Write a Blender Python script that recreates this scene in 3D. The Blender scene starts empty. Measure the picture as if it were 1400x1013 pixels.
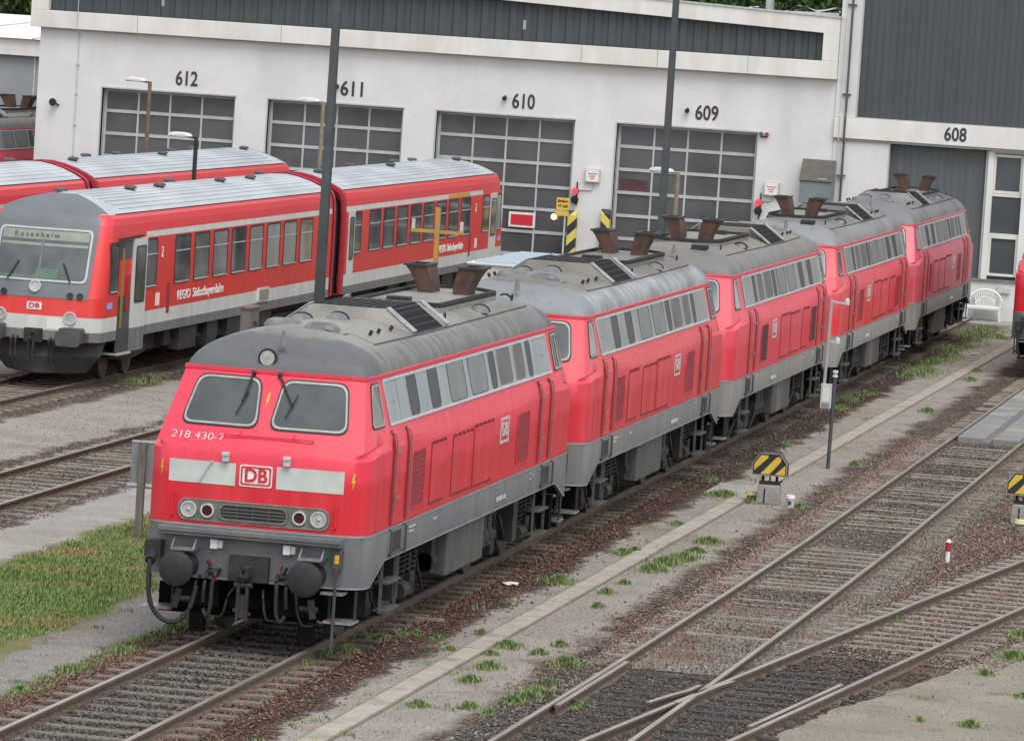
import bpy, bmesh, math, random
from mathutils import Vector, Matrix
import numpy as np
from mathutils import noise as mnoise
S = bpy.context.scene
COL = S.collection
PI = math.pi
rnd = random.Random(7)

# ------------------------------------------------------------------ camera
def cam_axes(yaw, pitch, roll):
    f = Vector((math.sin(yaw)*math.cos(pitch), math.cos(yaw)*math.cos(pitch), math.sin(pitch)))
    r0 = Vector((math.cos(yaw), -math.sin(yaw), 0)); u0 = r0.cross(f)
    r = math.cos(roll)*r0 + math.sin(roll)*u0
    u = -math.sin(roll)*r0 + math.cos(roll)*u0
    return r, u, f
cd = bpy.data.cameras.new('camera'); cam = bpy.data.objects.new('camera', cd); COL.objects.link(cam)
r_, u_, f_ = cam_axes(-0.18978664, -0.07454863, 0.06425243)
M = Matrix((r_, u_, -f_)).transposed().to_4x4(); M.translation = Vector((15.3583891, -61.7810292, 8.72616936))
cam.matrix_world = M
cd.sensor_fit = 'HORIZONTAL'; cd.sensor_width = 36; cd.lens = 36*6623.42/1400; cd.clip_start = 1; cd.clip_end = 3000
S.camera = cam

# ------------------------------------------------------------------ light
SUN_EL, SUN_AZ = math.radians(58), math.radians(150)      # azimuth clockwise from +Y
W = bpy.data.worlds.new('World'); S.world = W; W.use_nodes = True
wn = W.node_tree.nodes; wl = W.node_tree.links
sky = wn.new('ShaderNodeTexSky'); sky.sky_type = 'NISHITA'; sky.sun_disc = False
sky.sun_elevation = SUN_EL; sky.sun_rotation = SUN_AZ; sky.air_density = 1.5; sky.dust_density = 1.0; sky.ozone_density = 1.0
hsv = wn.new('ShaderNodeHueSaturation'); hsv.inputs['Saturation'].default_value = 0.22
wl.new(sky.outputs[0], hsv.inputs['Color']); wl.new(hsv.outputs[0], wn['Background'].inputs[0])
wn['Background'].inputs[1].default_value = 0.13
sd = bpy.data.lights.new('sun', 'SUN'); sd.energy = 1.2; sd.angle = math.radians(35); sd.color = (1, .96, .9)
so = bpy.data.objects.new('sun', sd); COL.objects.link(so)
dirv = Vector((math.sin(SUN_AZ)*math.cos(SUN_EL), math.cos(SUN_AZ)*math.cos(SUN_EL), math.sin(SUN_EL)))
so.rotation_euler = dirv.to_track_quat('Z', 'Y').to_euler(); so.location = (40, -60, 80)
S.view_settings.view_transform = 'Standard'; S.view_settings.look = 'None'
S.view_settings.exposure = 0.82; S.view_settings.gamma = 1.0
S.view_settings.use_curve_mapping = False

# ------------------------------------------------------------------ materials
MATS = {}
def nmat(name):
    m = bpy.data.materials.new(name); m.use_nodes = True
    return m, m.node_tree.nodes, m.node_tree.links, m.node_tree.nodes['Principled BSDF']
def mat(name, c, c2=None, rough=.6, metal=0, scale=3., streak=None, detail=5, lo=.35, hi=.65, bump=0, bscale=40, spec=.5, dirt=None, dscale=1.2, dlo=.5, dhi=.7, damt=1.0, dstreak=None):
    """base colour c mixed with c2 by noise; streak = (sx,sy,sz) stretch; dirt = third colour in larger blotches"""
    if name in MATS: return MATS[name]
    m, n, l, b = nmat(name)
    b.inputs['Roughness'].default_value = rough; b.inputs['Metallic'].default_value = metal
    b.inputs['Specular IOR Level'].default_value = spec
    tc = n.new('ShaderNodeTexCoord'); src = tc.outputs['Object']
    def noise(sc, st, det=detail):
        mp = n.new('ShaderNodeMapping'); l.new(src, mp.inputs[0])
        if st: mp.inputs['Scale'].default_value = st
        t = n.new('ShaderNodeTexNoise'); t.inputs['Scale'].default_value = sc; t.inputs['Detail'].default_value = det
        l.new(mp.outputs[0], t.inputs['Vector']); return t.outputs['Fac']
    def ramp(fac, a, bb):
        r = n.new('ShaderNodeMapRange'); r.inputs[1].default_value = a; r.inputs[2].default_value = bb; r.clamp = True
        l.new(fac, r.inputs[0]); return r.outputs[0]
    col = None
    if c2 is not None:
        mx = n.new('ShaderNodeMix'); mx.data_type = 'RGBA'
        l.new(ramp(noise(scale, streak), lo, hi), mx.inputs[0])
        mx.inputs[6].default_value = (*c, 1); mx.inputs[7].default_value = (*c2, 1); col = mx.outputs[2]
    else: b.inputs['Base Color'].default_value = (*c, 1)
    if dirt is not None:
        mx = n.new('ShaderNodeMix'); mx.data_type = 'RGBA'
        rr = ramp(noise(dscale, dstreak or streak, 8), dlo, dhi)
        ml = n.new('ShaderNodeMath'); ml.operation = 'MULTIPLY'; l.new(rr, ml.inputs[0]); ml.inputs[1].default_value = damt
        l.new(ml.outputs[0], mx.inputs[0])
        if col: l.new(col, mx.inputs[6])
        else: mx.inputs[6].default_value = (*c, 1)
        mx.inputs[7].default_value = (*dirt, 1); col = mx.outputs[2]
    if col: l.new(col, b.inputs['Base Color'])
    if bump:
        t = noise(bscale, None, 3); bp = n.new('ShaderNodeBump'); bp.inputs['Strength'].default_value = bump
        bp.inputs['Distance'].default_value = .02
        l.new(t, bp.inputs['Height']); l.new(bp.outputs[0], b.inputs['Normal'])
    MATS[name] = m
    return m
def glow(name, c, strength):
    m, n, l, b = nmat(name); b.inputs['Base Color'].default_value = (*c, 1)
    b.inputs['Emission Color'].default_value = (*c, 1); b.inputs['Emission Strength'].default_value = strength
    MATS[name] = m; return m
def paint2(name, low, high, zc, zw, fade, rough=.42, amt=.5):
    """vehicle paint: colour 'low' under height zc, sun-bleached 'high' above it, pale vertical weather streaks 'fade'"""
    m, n, l, b = nmat(name); b.inputs['Roughness'].default_value = rough
    tc = n.new('ShaderNodeTexCoord'); sx = n.new('ShaderNodeSeparateXYZ'); l.new(tc.outputs['Object'], sx.inputs[0])
    nt = n.new('ShaderNodeTexNoise'); nt.inputs['Scale'].default_value = .9; nt.inputs['Detail'].default_value = 6; l.new(tc.outputs['Object'], nt.inputs['Vector'])
    ad = n.new('ShaderNodeMath'); ad.operation = 'MULTIPLY_ADD'; l.new(nt.outputs['Fac'], ad.inputs[0]); ad.inputs[1].default_value = .25; l.new(sx.outputs['Z'], ad.inputs[2])
    mr = n.new('ShaderNodeMapRange'); mr.inputs[1].default_value = zc-zw+.12; mr.inputs[2].default_value = zc+zw+.12; l.new(ad.outputs[0], mr.inputs[0])
    mx = n.new('ShaderNodeMix'); mx.data_type = 'RGBA'; l.new(mr.outputs[0], mx.inputs[0]); mx.inputs[6].default_value = (*low, 1); mx.inputs[7].default_value = (*high, 1)
    mp = n.new('ShaderNodeMapping'); mp.inputs['Scale'].default_value = (3.2, 3.2, .35); l.new(tc.outputs['Object'], mp.inputs[0])
    st = n.new('ShaderNodeTexNoise'); st.inputs['Scale'].default_value = 1.3; st.inputs['Detail'].default_value = 7; l.new(mp.outputs[0], st.inputs['Vector'])
    m2 = n.new('ShaderNodeMapRange'); m2.inputs[1].default_value = .42; m2.inputs[2].default_value = .75; m2.inputs[4].default_value = amt; l.new(st.outputs['Fac'], m2.inputs[0])
    mx2 = n.new('ShaderNodeMix'); mx2.data_type = 'RGBA'; l.new(m2.outputs[0], mx2.inputs[0]); l.new(mx.outputs[2], mx2.inputs[6]); mx2.inputs[7].default_value = (*fade, 1)
    mp2 = n.new('ShaderNodeMapping'); mp2.inputs['Scale'].default_value = (6, 6, .5); mp2.inputs['Location'].default_value = (3, 7, 1); l.new(tc.outputs['Object'], mp2.inputs[0])
    s2 = n.new('ShaderNodeTexNoise'); s2.inputs['Scale'].default_value = 1.1; s2.inputs['Detail'].default_value = 8; l.new(mp2.outputs[0], s2.inputs['Vector'])
    m4 = n.new('ShaderNodeMapRange'); m4.inputs[1].default_value = .54; m4.inputs[2].default_value = .80; m4.inputs[4].default_value = .38; l.new(s2.outputs['Fac'], m4.inputs[0])
    mx3 = n.new('ShaderNodeMix'); mx3.data_type = 'RGBA'; l.new(m4.outputs[0], mx3.inputs[0]); l.new(mx2.outputs[2], mx3.inputs[6]); mx3.inputs[7].default_value = (low[0]*.45, .03, .035, 1)
    l.new(mx3.outputs[2], b.inputs['Base Color'])
    m3 = n.new('ShaderNodeMapRange'); m3.inputs[3].default_value = rough-.1; m3.inputs[4].default_value = rough+.15; l.new(st.outputs['Fac'], m3.inputs[0]); l.new(m3.outputs[0], b.inputs['Roughness'])
    MATS[name] = m; return m

black = mat('black_rubber', (.018, .018, .02), rough=.6)
darkiron = mat('dark_iron', (.010, .010, .011), (.022, .021, .02), rough=.7, scale=6)
underf = mat('grimy_underframe', (.012, .0115, .011), (.036, .034, .03), rough=.8, scale=4)
wheelm = mat('wheel_steel', (.035, .033, .03), (.075, .07, .062), rough=.6, scale=5)
steel = mat('bare_steel', (.35, .36, .37), (.22, .22, .22), rough=.4, metal=.6, scale=8)
palegrey = mat('pale_grey_paint', (.48, .5, .5), (.38, .39, .39), rough=.5, scale=5)
white = mat('white_paint', (.72, .72, .7), (.6, .6, .58), rough=.5, scale=6)
stripe = mat('pale_stripe_paint', (.5, .53, .5), (.42, .45, .43), rough=.5, scale=4)
yellow = mat('yellow_paint', (.62, .34, .03), (.5, .28, .04), rough=.5, scale=8)
letterw = mat('white_lettering', (.78, .78, .76), rough=.5)
letterr = mat('red_lettering', (.5, .02, .04), rough=.5)
letterk = mat('dark_lettering', (.02, .02, .025), rough=.6)
glass = mat('dark_glass', (.02, .024, .026), (.05, .055, .055), rough=.08, scale=1.2, spec=.7)
glassg = mat('grey_glass', (.06, .07, .072), (.1, .11, .11), rough=.12, scale=2, spec=.6)
enginepane = mat('grey_engine_pane', (.17, .185, .19), (.135, .145, .15), rough=.5, scale=2)
rust = mat('rusty_steel', (.11, .055, .035), (.05, .035, .03), rough=.85, scale=6)
lampglass = mat('lamp_glass', (.42, .43, .4), (.3, .31, .3), rough=.1, scale=10)
lampred = mat('dark_red_lamp_glass', (.05, .006, .008), rough=.1)
olive = mat('olive_grey_panel', (.14, .14, .12), (.11, .11, .095), rough=.55, scale=6)
wallw = mat('white_render', (.62, .617, .612), (.57, .567, .562), rough=.9, scale=1.1, detail=8, bump=.35, bscale=14, dirt=(.44, .43, .415), dscale=.9, dlo=.50, dhi=.80, damt=.55, dstreak=(1, 1, .14))
beamw = mat('white_concrete', (.66, .65, .62), (.58, .565, .53), rough=.85, scale=2, streak=(1, 1, .3), dirt=(.42, .39, .34), dscale=.8, dlo=.56, dhi=.8, damt=.7)
cladm = mat('dark_green_cladding', (.052, .066, .072), (.043, .053, .058), rough=.6, scale=2, streak=(2, 2, .2))
cladg = mat('dark_grey_cladding', (.055, .063, .070), (.046, .053, .060), rough=.6, scale=2, streak=(2, 2, .15))
alu = mat('aluminium_frame', (.42, .44, .445), (.35, .37, .375), rough=.45, scale=3)
concrete = mat('grey_concrete', (.3, .29, .27), (.22, .21, .19), rough=.9, scale=5, bump=.3)
mastm = mat('mast_grey_steel', (.055, .067, .071), (.042, .052, .056), rough=.6, scale=3)
wood = mat('weathered_wood', (.1, .085, .07), (.16, .14, .12), rough=.9, scale=5, streak=(4, 4, .4))
plastic = mat('white_plastic', (.64, .64, .61), rough=.4)
FW_Y = 90.5

# ------------------------------------------------------------------ mesh helpers
def link(o, parent=None):
    COL.objects.link(o)
    if parent is not None: o.parent = parent
    return o
def tag(o, label=None, cat=None, group=None, kind=None):
    if label: o['label'] = label
    if cat: o['category'] = cat
    if group: o['group'] = group
    if kind: o['kind'] = kind
    return o
def thing(name, label, cat, loc=(0, 0, 0), rz=0, group=None):
    o = bpy.data.objects.new(name, None); o.empty_display_size = .3; link(o)
    o.location = loc; o.rotation_euler = (0, 0, rz)
    return tag(o, label, cat, group)
def copy_tree(o, parent=None, skip=()):
    c = o.copy(); COL.objects.link(c); c.parent = parent
    for ch in list(o.children):
        if ch.name.split('.')[0] in skip: continue
        copy_tree(ch, c, skip)
    return c
def walk(o):
    yield o
    for ch in o.children: yield from walk(ch)
class MB:
    def __init__(s): s.v = []; s.f = []; s.m = []; s.cur = 0
    def mi(s, i): s.cur = i; return s
    def add(s, vs, fs):
        b = len(s.v); s.v += [tuple(p) for p in vs]
        for f in fs: s.f.append([b+i for i in f]); s.m.append(s.cur)
        return s
    def box(s, x0, x1, y0, y1, z0, z1):
        return s.add([(x0,y0,z0),(x1,y0,z0),(x1,y1,z0),(x0,y1,z0),(x0,y0,z1),(x1,y0,z1),(x1,y1,z1),(x0,y1,z1)],
                     [(0,3,2,1),(4,5,6,7),(0,1,5,4),(1,2,6,5),(2,3,7,6),(3,0,4,7)])
    def bar(s, p0, p1, w, h=None, up=(0, 0, 1)):
        p0, p1 = Vector(p0), Vector(p1); h = h or w
        d = (p1-p0).normalized(); u = Vector(up)
        if abs(d.dot(u)) > .95: u = Vector((0, 1, 0)) if abs(d.y) < .9 else Vector((1, 0, 0))
        a = d.cross(u).normalized(); b = a.cross(d).normalized()
        vs = [p+a*sx*w/2+b*sy*h/2 for p in (p0, p1) for sx, sy in ((-1,-1),(1,-1),(1,1),(-1,1))]
        return s.add(vs, [(0,1,2,3),(7,6,5,4),(0,4,5,1),(1,5,6,2),(2,6,7,3),(3,7,4,0)])
    def cyl(s, p0, p1, r0, r1=None, n=14, cap=True):
        r1 = r0 if r1 is None else r1
        p0, p1 = Vector(p0), Vector(p1); d = (p1-p0).normalized()
        a = d.orthogonal().normalized(); b = d.cross(a)
        vs = [p+(a*math.cos(2*PI*i/n)+b*math.sin(2*PI*i/n))*r for p, r in ((p0, r0), (p1, r1)) for i in range(n)]
        fs = [(i, (i+1) % n, n+(i+1) % n, n+i) for i in range(n)]
        if cap: fs += [tuple(range(n))[::-1], tuple(range(n, 2*n))]
        return s.add(vs, fs)
    def tube(s, pts, r, n=8):
        pts = [Vector(p) for p in pts]; rings = []
        for i, p in enumerate(pts):
            d = (pts[min(i+1, len(pts)-1)]-pts[max(i-1, 0)]).normalized()
            a = d.cross(Vector((0, 0, 1))) if abs(d.z) < .9 else d.cross(Vector((0, 1, 0)))
            a.normalize(); b = a.cross(d)
            rings.append([p+(a*math.cos(2*PI*k/n)+b*math.sin(2*PI*k/n))*r for k in range(n)])
        return s.loft(rings, True)
    def loft(s, rings, cap=False, closed=True):
        n = len(rings[0]); vs = [p for r in rings for p in r]; fs = []
        for i in range(len(rings)-1):
            for k in range(n if closed else n-1):
                a, b = i*n+k, i*n+(k+1) % n
                fs.append((a, b, b+n, a+n))
        if cap: fs += [tuple(range(n))[::-1], tuple(range((len(rings)-1)*n, len(rings)*n))]
        return s.add(vs, fs)
    def prism(s, poly, fn, a, b):
        """poly in 2-D, fn(u,v,w) -> 3-D, extruded in w from a to b"""
        n = len(poly); vs = [fn(u, v, a) for u, v in poly]+[fn(u, v, b) for u, v in poly]
        return s.add(vs, [tuple(range(n))[::-1], tuple(range(n, 2*n))]+[(i, (i+1) % n, n+(i+1) % n, n+i) for i in range(n)])
    def skin(s, poly, fn, o, ks=(1, .8, .6, .4, .2)):
        cx = sum(p[0] for p in poly)/len(poly); cy = sum(p[1] for p in poly)/len(poly); n = len(poly)
        vs = [fn(cx+(u-cx)*k, cy+(v-cy)*k, o) for k in ks for u, v in poly]+[fn(cx, cy, o)]; m = len(ks)
        fs = [(i*n+k, i*n+(k+1) % n, (i+1)*n+(k+1) % n, (i+1)*n+k) for i in range(m-1) for k in range(n)]+[((m-1)*n+k, (m-1)*n+(k+1) % n, m*n) for k in range(n)]
        return s.add(vs, fs)
    def ring(s, outer, inner, fn, a, b):
        n = len(outer)
        vs = [fn(u, v, w) for P, w in ((outer, b), (inner, b), (outer, a), (inner, a)) for u, v in P]
        fs = []
        for i in range(n):
            j = (i+1) % n
            fs += [(i, j, n+j, n+i), (2*n+i, 2*n+j, j, i), (n+i, n+j, 3*n+j, 3*n+i)]
        return s.add(vs, fs)
    def build(s, name, mats, parent=None, smooth=None, bevel=0, recalc=True):
        me = bpy.data.meshes.new(name); me.from_pydata(s.v, [], s.f)
        mats = mats if isinstance(mats, (list, tuple)) else [mats]
        for m in mats: me.materials.append(m)
        me.polygons.foreach_set('material_index', s.m)
        if recalc:
            bm = bmesh.new(); bm.from_mesh(me); bmesh.ops.recalc_face_normals(bm, faces=bm.faces); bm.to_mesh(me); bm.free()
        if smooth:
            me.polygons.foreach_set('use_smooth', [True]*len(me.polygons)); me.set_sharp_from_angle(angle=math.radians(smooth))
        me.update()
        o = bpy.data.objects.new(name, me); link(o, parent)
        if bevel:
            bv = o.modifiers.new('bevel', 'BEVEL'); bv.width = bevel; bv.segments = 2; bv.limit_method = 'ANGLE'
        return o
def roundpoly(pts, r, seg=4):
    out = []; n = len(pts)
    for i in range(n):
        p = Vector(pts[i]); a = Vector(pts[i-1])-p; b = Vector(pts[(i+1) % n])-p
        d = min(r, a.length*.48, b.length*.48); A = p+a.normalized()*d; B = p+b.normalized()*d
        for k in range(seg+1):
            t = k/seg; q = A*(1-t)**2+p*(2*t*(1-t))+B*t*t; out.append((q.x, q.y))
    return out
def curve(pts, k=5):
    P = [Vector(p) for p in pts]; P = [P[0]*2-P[1]]+P+[P[-1]*2-P[-2]]; out = []
    for i in range(1, len(P)-2):
        a, b, c, d = P[i-1:i+3]
        for j in range(k): t = j/k; out.append(.5*((2*b)+(c-a)*t+(2*a-5*b+4*c-d)*t*t+(3*b-a-3*c+d)*t**3))
    return out+[P[-2]]
def subdiv(poly, d=.12):
    out = []
    for i, p in enumerate(poly):
        q = poly[(i+1) % len(poly)]; m = max(1, int(math.hypot(q[0]-p[0], q[1]-p[1])/d))
        out += [(p[0]+(q[0]-p[0])*k/m, p[1]+(q[1]-p[1])*k/m) for k in range(m)]
    return out
def rrect(u0, u1, v0, v1, r, seg=4): return roundpoly([(u0, v0), (u1, v0), (u1, v1), (u0, v1)], r, seg)
def inset(poly, d):
    """shrink a convex polygon towards the inside by about d"""
    cx = sum(p[0] for p in poly)/len(poly); cy = sum(p[1] for p in poly)/len(poly)
    w = max(p[0] for p in poly)-min(p[0] for p in poly); h = max(p[1] for p in poly)-min(p[1] for p in poly)
    return [(cx+(x-cx)*(1-2*d/w), cy+(y-cy)*(1-2*d/h)) for x, y in poly]
def text_mesh(body, size, depth=.004, sx=1.0, bold=0):
    c = bpy.data.curves.new('lettering', 'FONT'); c.body = body; c.size = size; c.extrude = depth; c.align_x = 'CENTER'; c.align_y = 'CENTER'; c.offset = bold
    c.resolution_u = 3
    o = bpy.data.objects.new('lettering', c); COL.objects.link(o)
    me = bpy.data.meshes.new_from_object(o.evaluated_get(bpy.context.evaluated_depsgraph_get()))
    bpy.data.objects.remove(o); bpy.data.curves.remove(c)
    for v in me.vertices: v.co.x *= sx
    return me
def lettering(name, body, size, m, loc, right, up, parent=None, sx=1.0, bold=0, fit=None):
    me = text_mesh(body, size, .004, sx, bold)
    if fit:
        xs = [v.co.x for v in me.vertices]; k = fit/(max(xs)-min(xs))
        for v in me.vertices: v.co.x *= k
    me.materials.clear(); me.materials.append(m); me.name = name
    r = Vector(right).normalized(); u = Vector(up); u = (u-r*u.dot(r)).normalized(); n = r.cross(u)
    X = Matrix((r, u, n)).transposed().to_4x4(); X.translation = Vector(loc); me.transform(X)
    o = bpy.data.objects.new(name, me); link(o, parent); return o

# ------------------------------------------------------------------ ground
GZ = -.14
def ground_material(name, zones, pave=None):
    """colour by distance across the yard with ragged borders; ballast zones get a stone pattern"""
    m, n, l, b = nmat(name); b.inputs['Roughness'].default_value = .95; b.inputs['Specular IOR Level'].default_value = .2
    def new(t, **k):
        x = n.new(t)
        for a, v in k.items(): setattr(x, a, v)
        return x
    def math_(op, a, c=None, v=None):
        x = new('ShaderNodeMath', operation=op)
        for i, q in enumerate((a, c)):
            if q is None: continue
            if isinstance(q, (int, float)): x.inputs[i].default_value = q
            else: l.new(q, x.inputs[i])
        return x.outputs[0]
    def noise(s, d=6, st=None):
        t = new('ShaderNodeTexNoise'); t.inputs['Scale'].default_value = s; t.inputs['Detail'].default_value = d
        if st: mp = new('ShaderNodeMapping'); mp.inputs['Scale'].default_value = st; l.new(tc.outputs['Object'], mp.inputs[0]); l.new(mp.outputs[0], t.inputs['Vector'])
        else: l.new(tc.outputs['Object'], t.inputs['Vector'])
        return t.outputs['Fac']
    def rng(f, a, c, t0=0, t1=1):
        x = new('ShaderNodeMapRange'); l.new(f, x.inputs[0]); x.inputs[1].default_value = a; x.inputs[2].default_value = c; x.inputs[3].default_value = t0; x.inputs[4].default_value = t1; return x.outputs[0]
    def mix(f, a, c, mode='MIX'):
        x = new('ShaderNodeMix', data_type='RGBA', blend_type=mode)
        for i, q in ((0, f), (6, a), (7, c)):
            if isinstance(q, tuple): x.inputs[i].default_value = (*q, 1)
            elif isinstance(q, (int, float)): x.inputs[i].default_value = q
            else: l.new(q, x.inputs[i])
        return x.outputs[2]
    tc = new('ShaderNodeTexCoord'); sx = new('ShaderNodeSeparateXYZ'); l.new(tc.outputs['Object'], sx.inputs[0])
    n1 = noise(.55, 8); n2 = noise(3.5, 6)
    xx = math_('ADD', sx.outputs['X'], math_('ADD', math_('MULTIPLY', math_('SUBTRACT', n1, .5), 1.1), math_('MULTIPLY', math_('SUBTRACT', n2, .5), .5)))
    X0, X1 = -22, 14
    fac = rng(xx, X0, X1)
    def ramp(idx):
        r = new('ShaderNodeValToRGB'); l.new(fac, r.inputs[0]); e = r.color_ramp.elements
        pts = []
        for i, z in enumerate(zones):
            a = z[0]; c = z[idx]; c = (c, c, c) if not isinstance(c, tuple) else c
            if i == 0: pts.append((0, c))
            else: pts += [((a-.09-X0)/(X1-X0), pc), ((a+.09-X0)/(X1-X0), c)]
            pc = c
        e[0].position = pts[0][0]; e[0].color = (*pts[0][1], 1); e[1].position = pts[1][0]; e[1].color = (*pts[1][1], 1)
        for p, c in pts[2:]: q = e.new(p); q.color = (*c, 1)
        return r.outputs[0]
    base = ramp(1); alt = ramp(2); bal = ramp(3)
    c = mix(rng(noise(.8, 9), .36, .66), base, alt)
    n3 = noise(45, 4); n4 = noise(.28, 5)
    c = mix(1.0, c, rng(n3, .25, .75, .62, 1.38), 'MULTIPLY'); c = mix(1.0, c, rng(noise(14, 5), .25, .75, .82, 1.18), 'MULTIPLY')
    c = mix(rng(n4, .55, .72, 0, .45), c, (.20, .125, .075))            # dry earth and rust blotches
    c = mix(rng(noise(1.7, 8), .60, .74, 0, .5), c, (.085, .08, .075))      # oil and soot patches
    vor = new('ShaderNodeTexVoronoi'); vor.inputs['Scale'].default_value = 17; l.new(tc.outputs['Object'], vor.inputs['Vector'])
    hs = new('ShaderNodeSeparateColor'); l.new(vor.outputs['Color'], hs.inputs[0])
    vs = mix(rng(hs.outputs[0], 0, 1), (.25, .22, .20), (1.9, 1.8, 1.75))
    edge = rng(vor.outputs['Distance'], .0, .55, 1.15, .25)
    st = mix(1.0, c, vs, 'MULTIPLY'); st = mix(1.0, st, edge, 'MULTIPLY')
    c = mix(bal, c, st)
    l.new(c, b.inputs['Base Color'])
    hgt = math_('ADD', math_('MULTIPLY', math_('MULTIPLY', math_('SUBTRACT', 1.0, vor.outputs['Distance']), bal), 1.0), math_('MULTIPLY', n3, .35))
    bp = new('ShaderNodeBump'); bp.inputs['Strength'].default_value = .7; bp.inputs['Distance'].default_value = .04; l.new(hgt, bp.inputs['Height']); l.new(bp.outputs[0], b.inputs['Normal'])
    return m
ASP = (.30, .272, .245); ASP2 = (.245, .222, .198); BRN = (.175, .135, .108); BRN2 = (.245, .20, .168); GRY = (.185, .172, .155)
zones = [(-22, BRN2, GRY, 1), (-17.6, ASP, ASP2, .1), (-16.2, BRN, BRN2, 1), (-12.7, ASP, ASP2, .1), (-10.3, BRN2, BRN, 1), (-7.2, (.31, .295, .275), (.26, .245, .225), 0),
         (-5.85, (.10, .135, .045), (.16, .135, .06), 0), (-2.85, (.235, .22, .205), (.19, .18, .165), 0), (-1.75, BRN2, BRN, 1), (-.78, (.075, .066, .058), (.12, .10, .085), 1), (.78, (.10, .062, .048), (.155, .105, .083), 1), (1.95, ASP, ASP2, .12), (3.75, BRN, BRN2, 1), (4.9, GRY, BRN2, 1), (6.6, (.155, .10, .075), BRN2, 1)]
gm = ground_material('yard_ground', zones)
mb = MB(); mb.add([(-700, -300, GZ), (700, -300, GZ), (700, 1500, GZ), (-700, 1500, GZ)], [(0, 1, 2, 3)])
tag(mb.build('ground', gm), kind='structure')
# sandy pavement in the lower right corner
pz = [(-22, (.26, .232, .19), (.205, .185, .15), .05), (13, ASP, ASP2, .05)]
pm = ground_material('sandy_pavement', pz)
edge = [(7.0, -9), (7.3, -4), (7.65, -1), (7.9, .8), (8.35, 2.6), (8.75, 4.6), (9.2, 7.2), (9.6, 10), (10.2, 14), (11.2, 19), (13, 28)]
pe = []
for (x0, y0), (x1, y1) in zip(edge, edge[1:]):
    for k in range(8): t = k/8; pe.append((x0+(x1-x0)*t+rnd.uniform(-.05, .05), y0+(y1-y0)*t))
mb = MB(); mb.add([(x, y, GZ+.006) for x, y in pe]+[(40, 28, GZ+.006), (40, -9, GZ+.006)], [tuple(range(len(pe)+2))]); tag(mb.build('pavement', pm), kind='structure')
# oily dark bed inside the turnout
# ------------------------------------------------------------------ tracks
railtop = mat('worn_rail_head', (.31, .27, .225), (.21, .18, .15), rough=.4, metal=.3, scale=6, streak=(1, .1, 1))
railside = mat('rusty_rail_web', (.14, .095, .068), (.09, .064, .05), rough=.85, scale=9)
sleeperc = mat('concrete_sleeper', (.26, .23, .19), (.185, .16, .13), rough=.9, scale=6, dirt=(.12, .09, .07), dscale=1.5, dlo=.5, dhi=.7, damt=.8)
sleeperw = mat('timber_sleeper', (.16, .137, .11), (.11, .092, .074), rough=.95, scale=7, streak=(.4, 3, 3))
PROF = [(-.036, -.004), (-.03, 0), (.03, 0), (.036, -.004), (.036, -.036), (.012, -.046), (.010, -.115), (.065, -.138), (.065, -.150), (-.065, -.150), (-.065, -.138), (-.010, -.115), (-.012, -.046), (-.036, -.036)]
def rail(name, pts, parent, dz=0):
    mb = MB(); rings = []
    for i, (x, y) in enumerate(pts):
        a = Vector(pts[max(0, i-1)]); b = Vector(pts[min(len(pts)-1, i+1)]); d = (b-a).normalized(); nx, ny = d.y, -d.x
        rings.append([(x+nx*u, y+ny*u, w+dz) for u, w in PROF])
    n = len(PROF); vs = [p for r in rings for p in r]
    mb.v = vs
    for i in range(len(rings)-1):
        for k in range(n):
            a, b = i*n+k, i*n+(k+1) % n; mb.f.append([a, b, b+n, a+n]); mb.m.append(1 if k <= 2 else 0)
    mb.f += [list(range(n))[::-1], list(range((len(rings)-1)*n, len(rings)*n))]; mb.m += [0, 0]
    return mb.build(name, [railside, railtop], parent)
def sleeper_mesh(L, off, m, gauge=.7525, fast=True):
    mb = MB(); w, h = .12, .13
    mb.loft([[(x, -w, z), (x, -w*.85, z2+.02), (x, w*.85, z2+.02), (x, w, z)] for x, z, z2 in ((-L/2+off, -.25, -.126), (-gauge-.2, -.25, -.126), (-gauge+.25, -.25, -.136), (gauge-.25, -.25, -.136), (gauge+.2, -.25, -.126), (L/2+off, -.25, -.126))], True)
    if fast:
        mb.mi(1)
        for s in (-1, 1):
            for t in (-.085, .085): mb.box(s*gauge+t-.04, s*gauge+t+.04, -.06, .06, -.13, -.098); mb.box(s*gauge+t*1.05-.018, s*gauge+t*1.05+.018, -.02, .02, -.10, -.07)
    return mb.build('sleeper', [m, railside])
proto = {k: sleeper_mesh(*v) for k, v in {'c': (2.5, 0, sleeperc), 'w': (2.5, 0, sleeperw), 'l': (3.6, .45, mat('oily_timber', (.03, .028, .026), (.055, .05, .045), rough=.95, scale=7, streak=(.4, 3, 3)), .7525)}.items()}
def lay(root, poses, kind):
    """poses: (x, y, angle, z); the 100 nearest become parts, the rest one merged part"""
    for x, y, a, z in poses[:100]:
        o = proto[kind].copy(); COL.objects.link(o); o.parent = root; o.location = (x, y, z); o.rotation_euler = (rnd.uniform(-.02, .02), rnd.uniform(-.006, .006), a+rnd.uniform(-.015, .015))
    if len(poses) > 100:
        me = proto[kind].data; mb = MB(); V = [v.co.copy() for v in me.vertices]; Fs = [(tuple(p.vertices), p.material_index) for p in me.polygons]
        for x, y, a, z in poses[100:]:
            b = len(mb.v); mb.v += [(v.x*math.cos(a)-v.y*math.sin(a)+x, v.x*math.sin(a)+v.y*math.cos(a)+y, v.z+z) for v in V]
            for f, m in Fs: mb.f.append([b+i for i in f]); mb.m.append(m)
        tag(mb.build('sleeper', [m for m in me.materials], root), kind='stuff')
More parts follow.
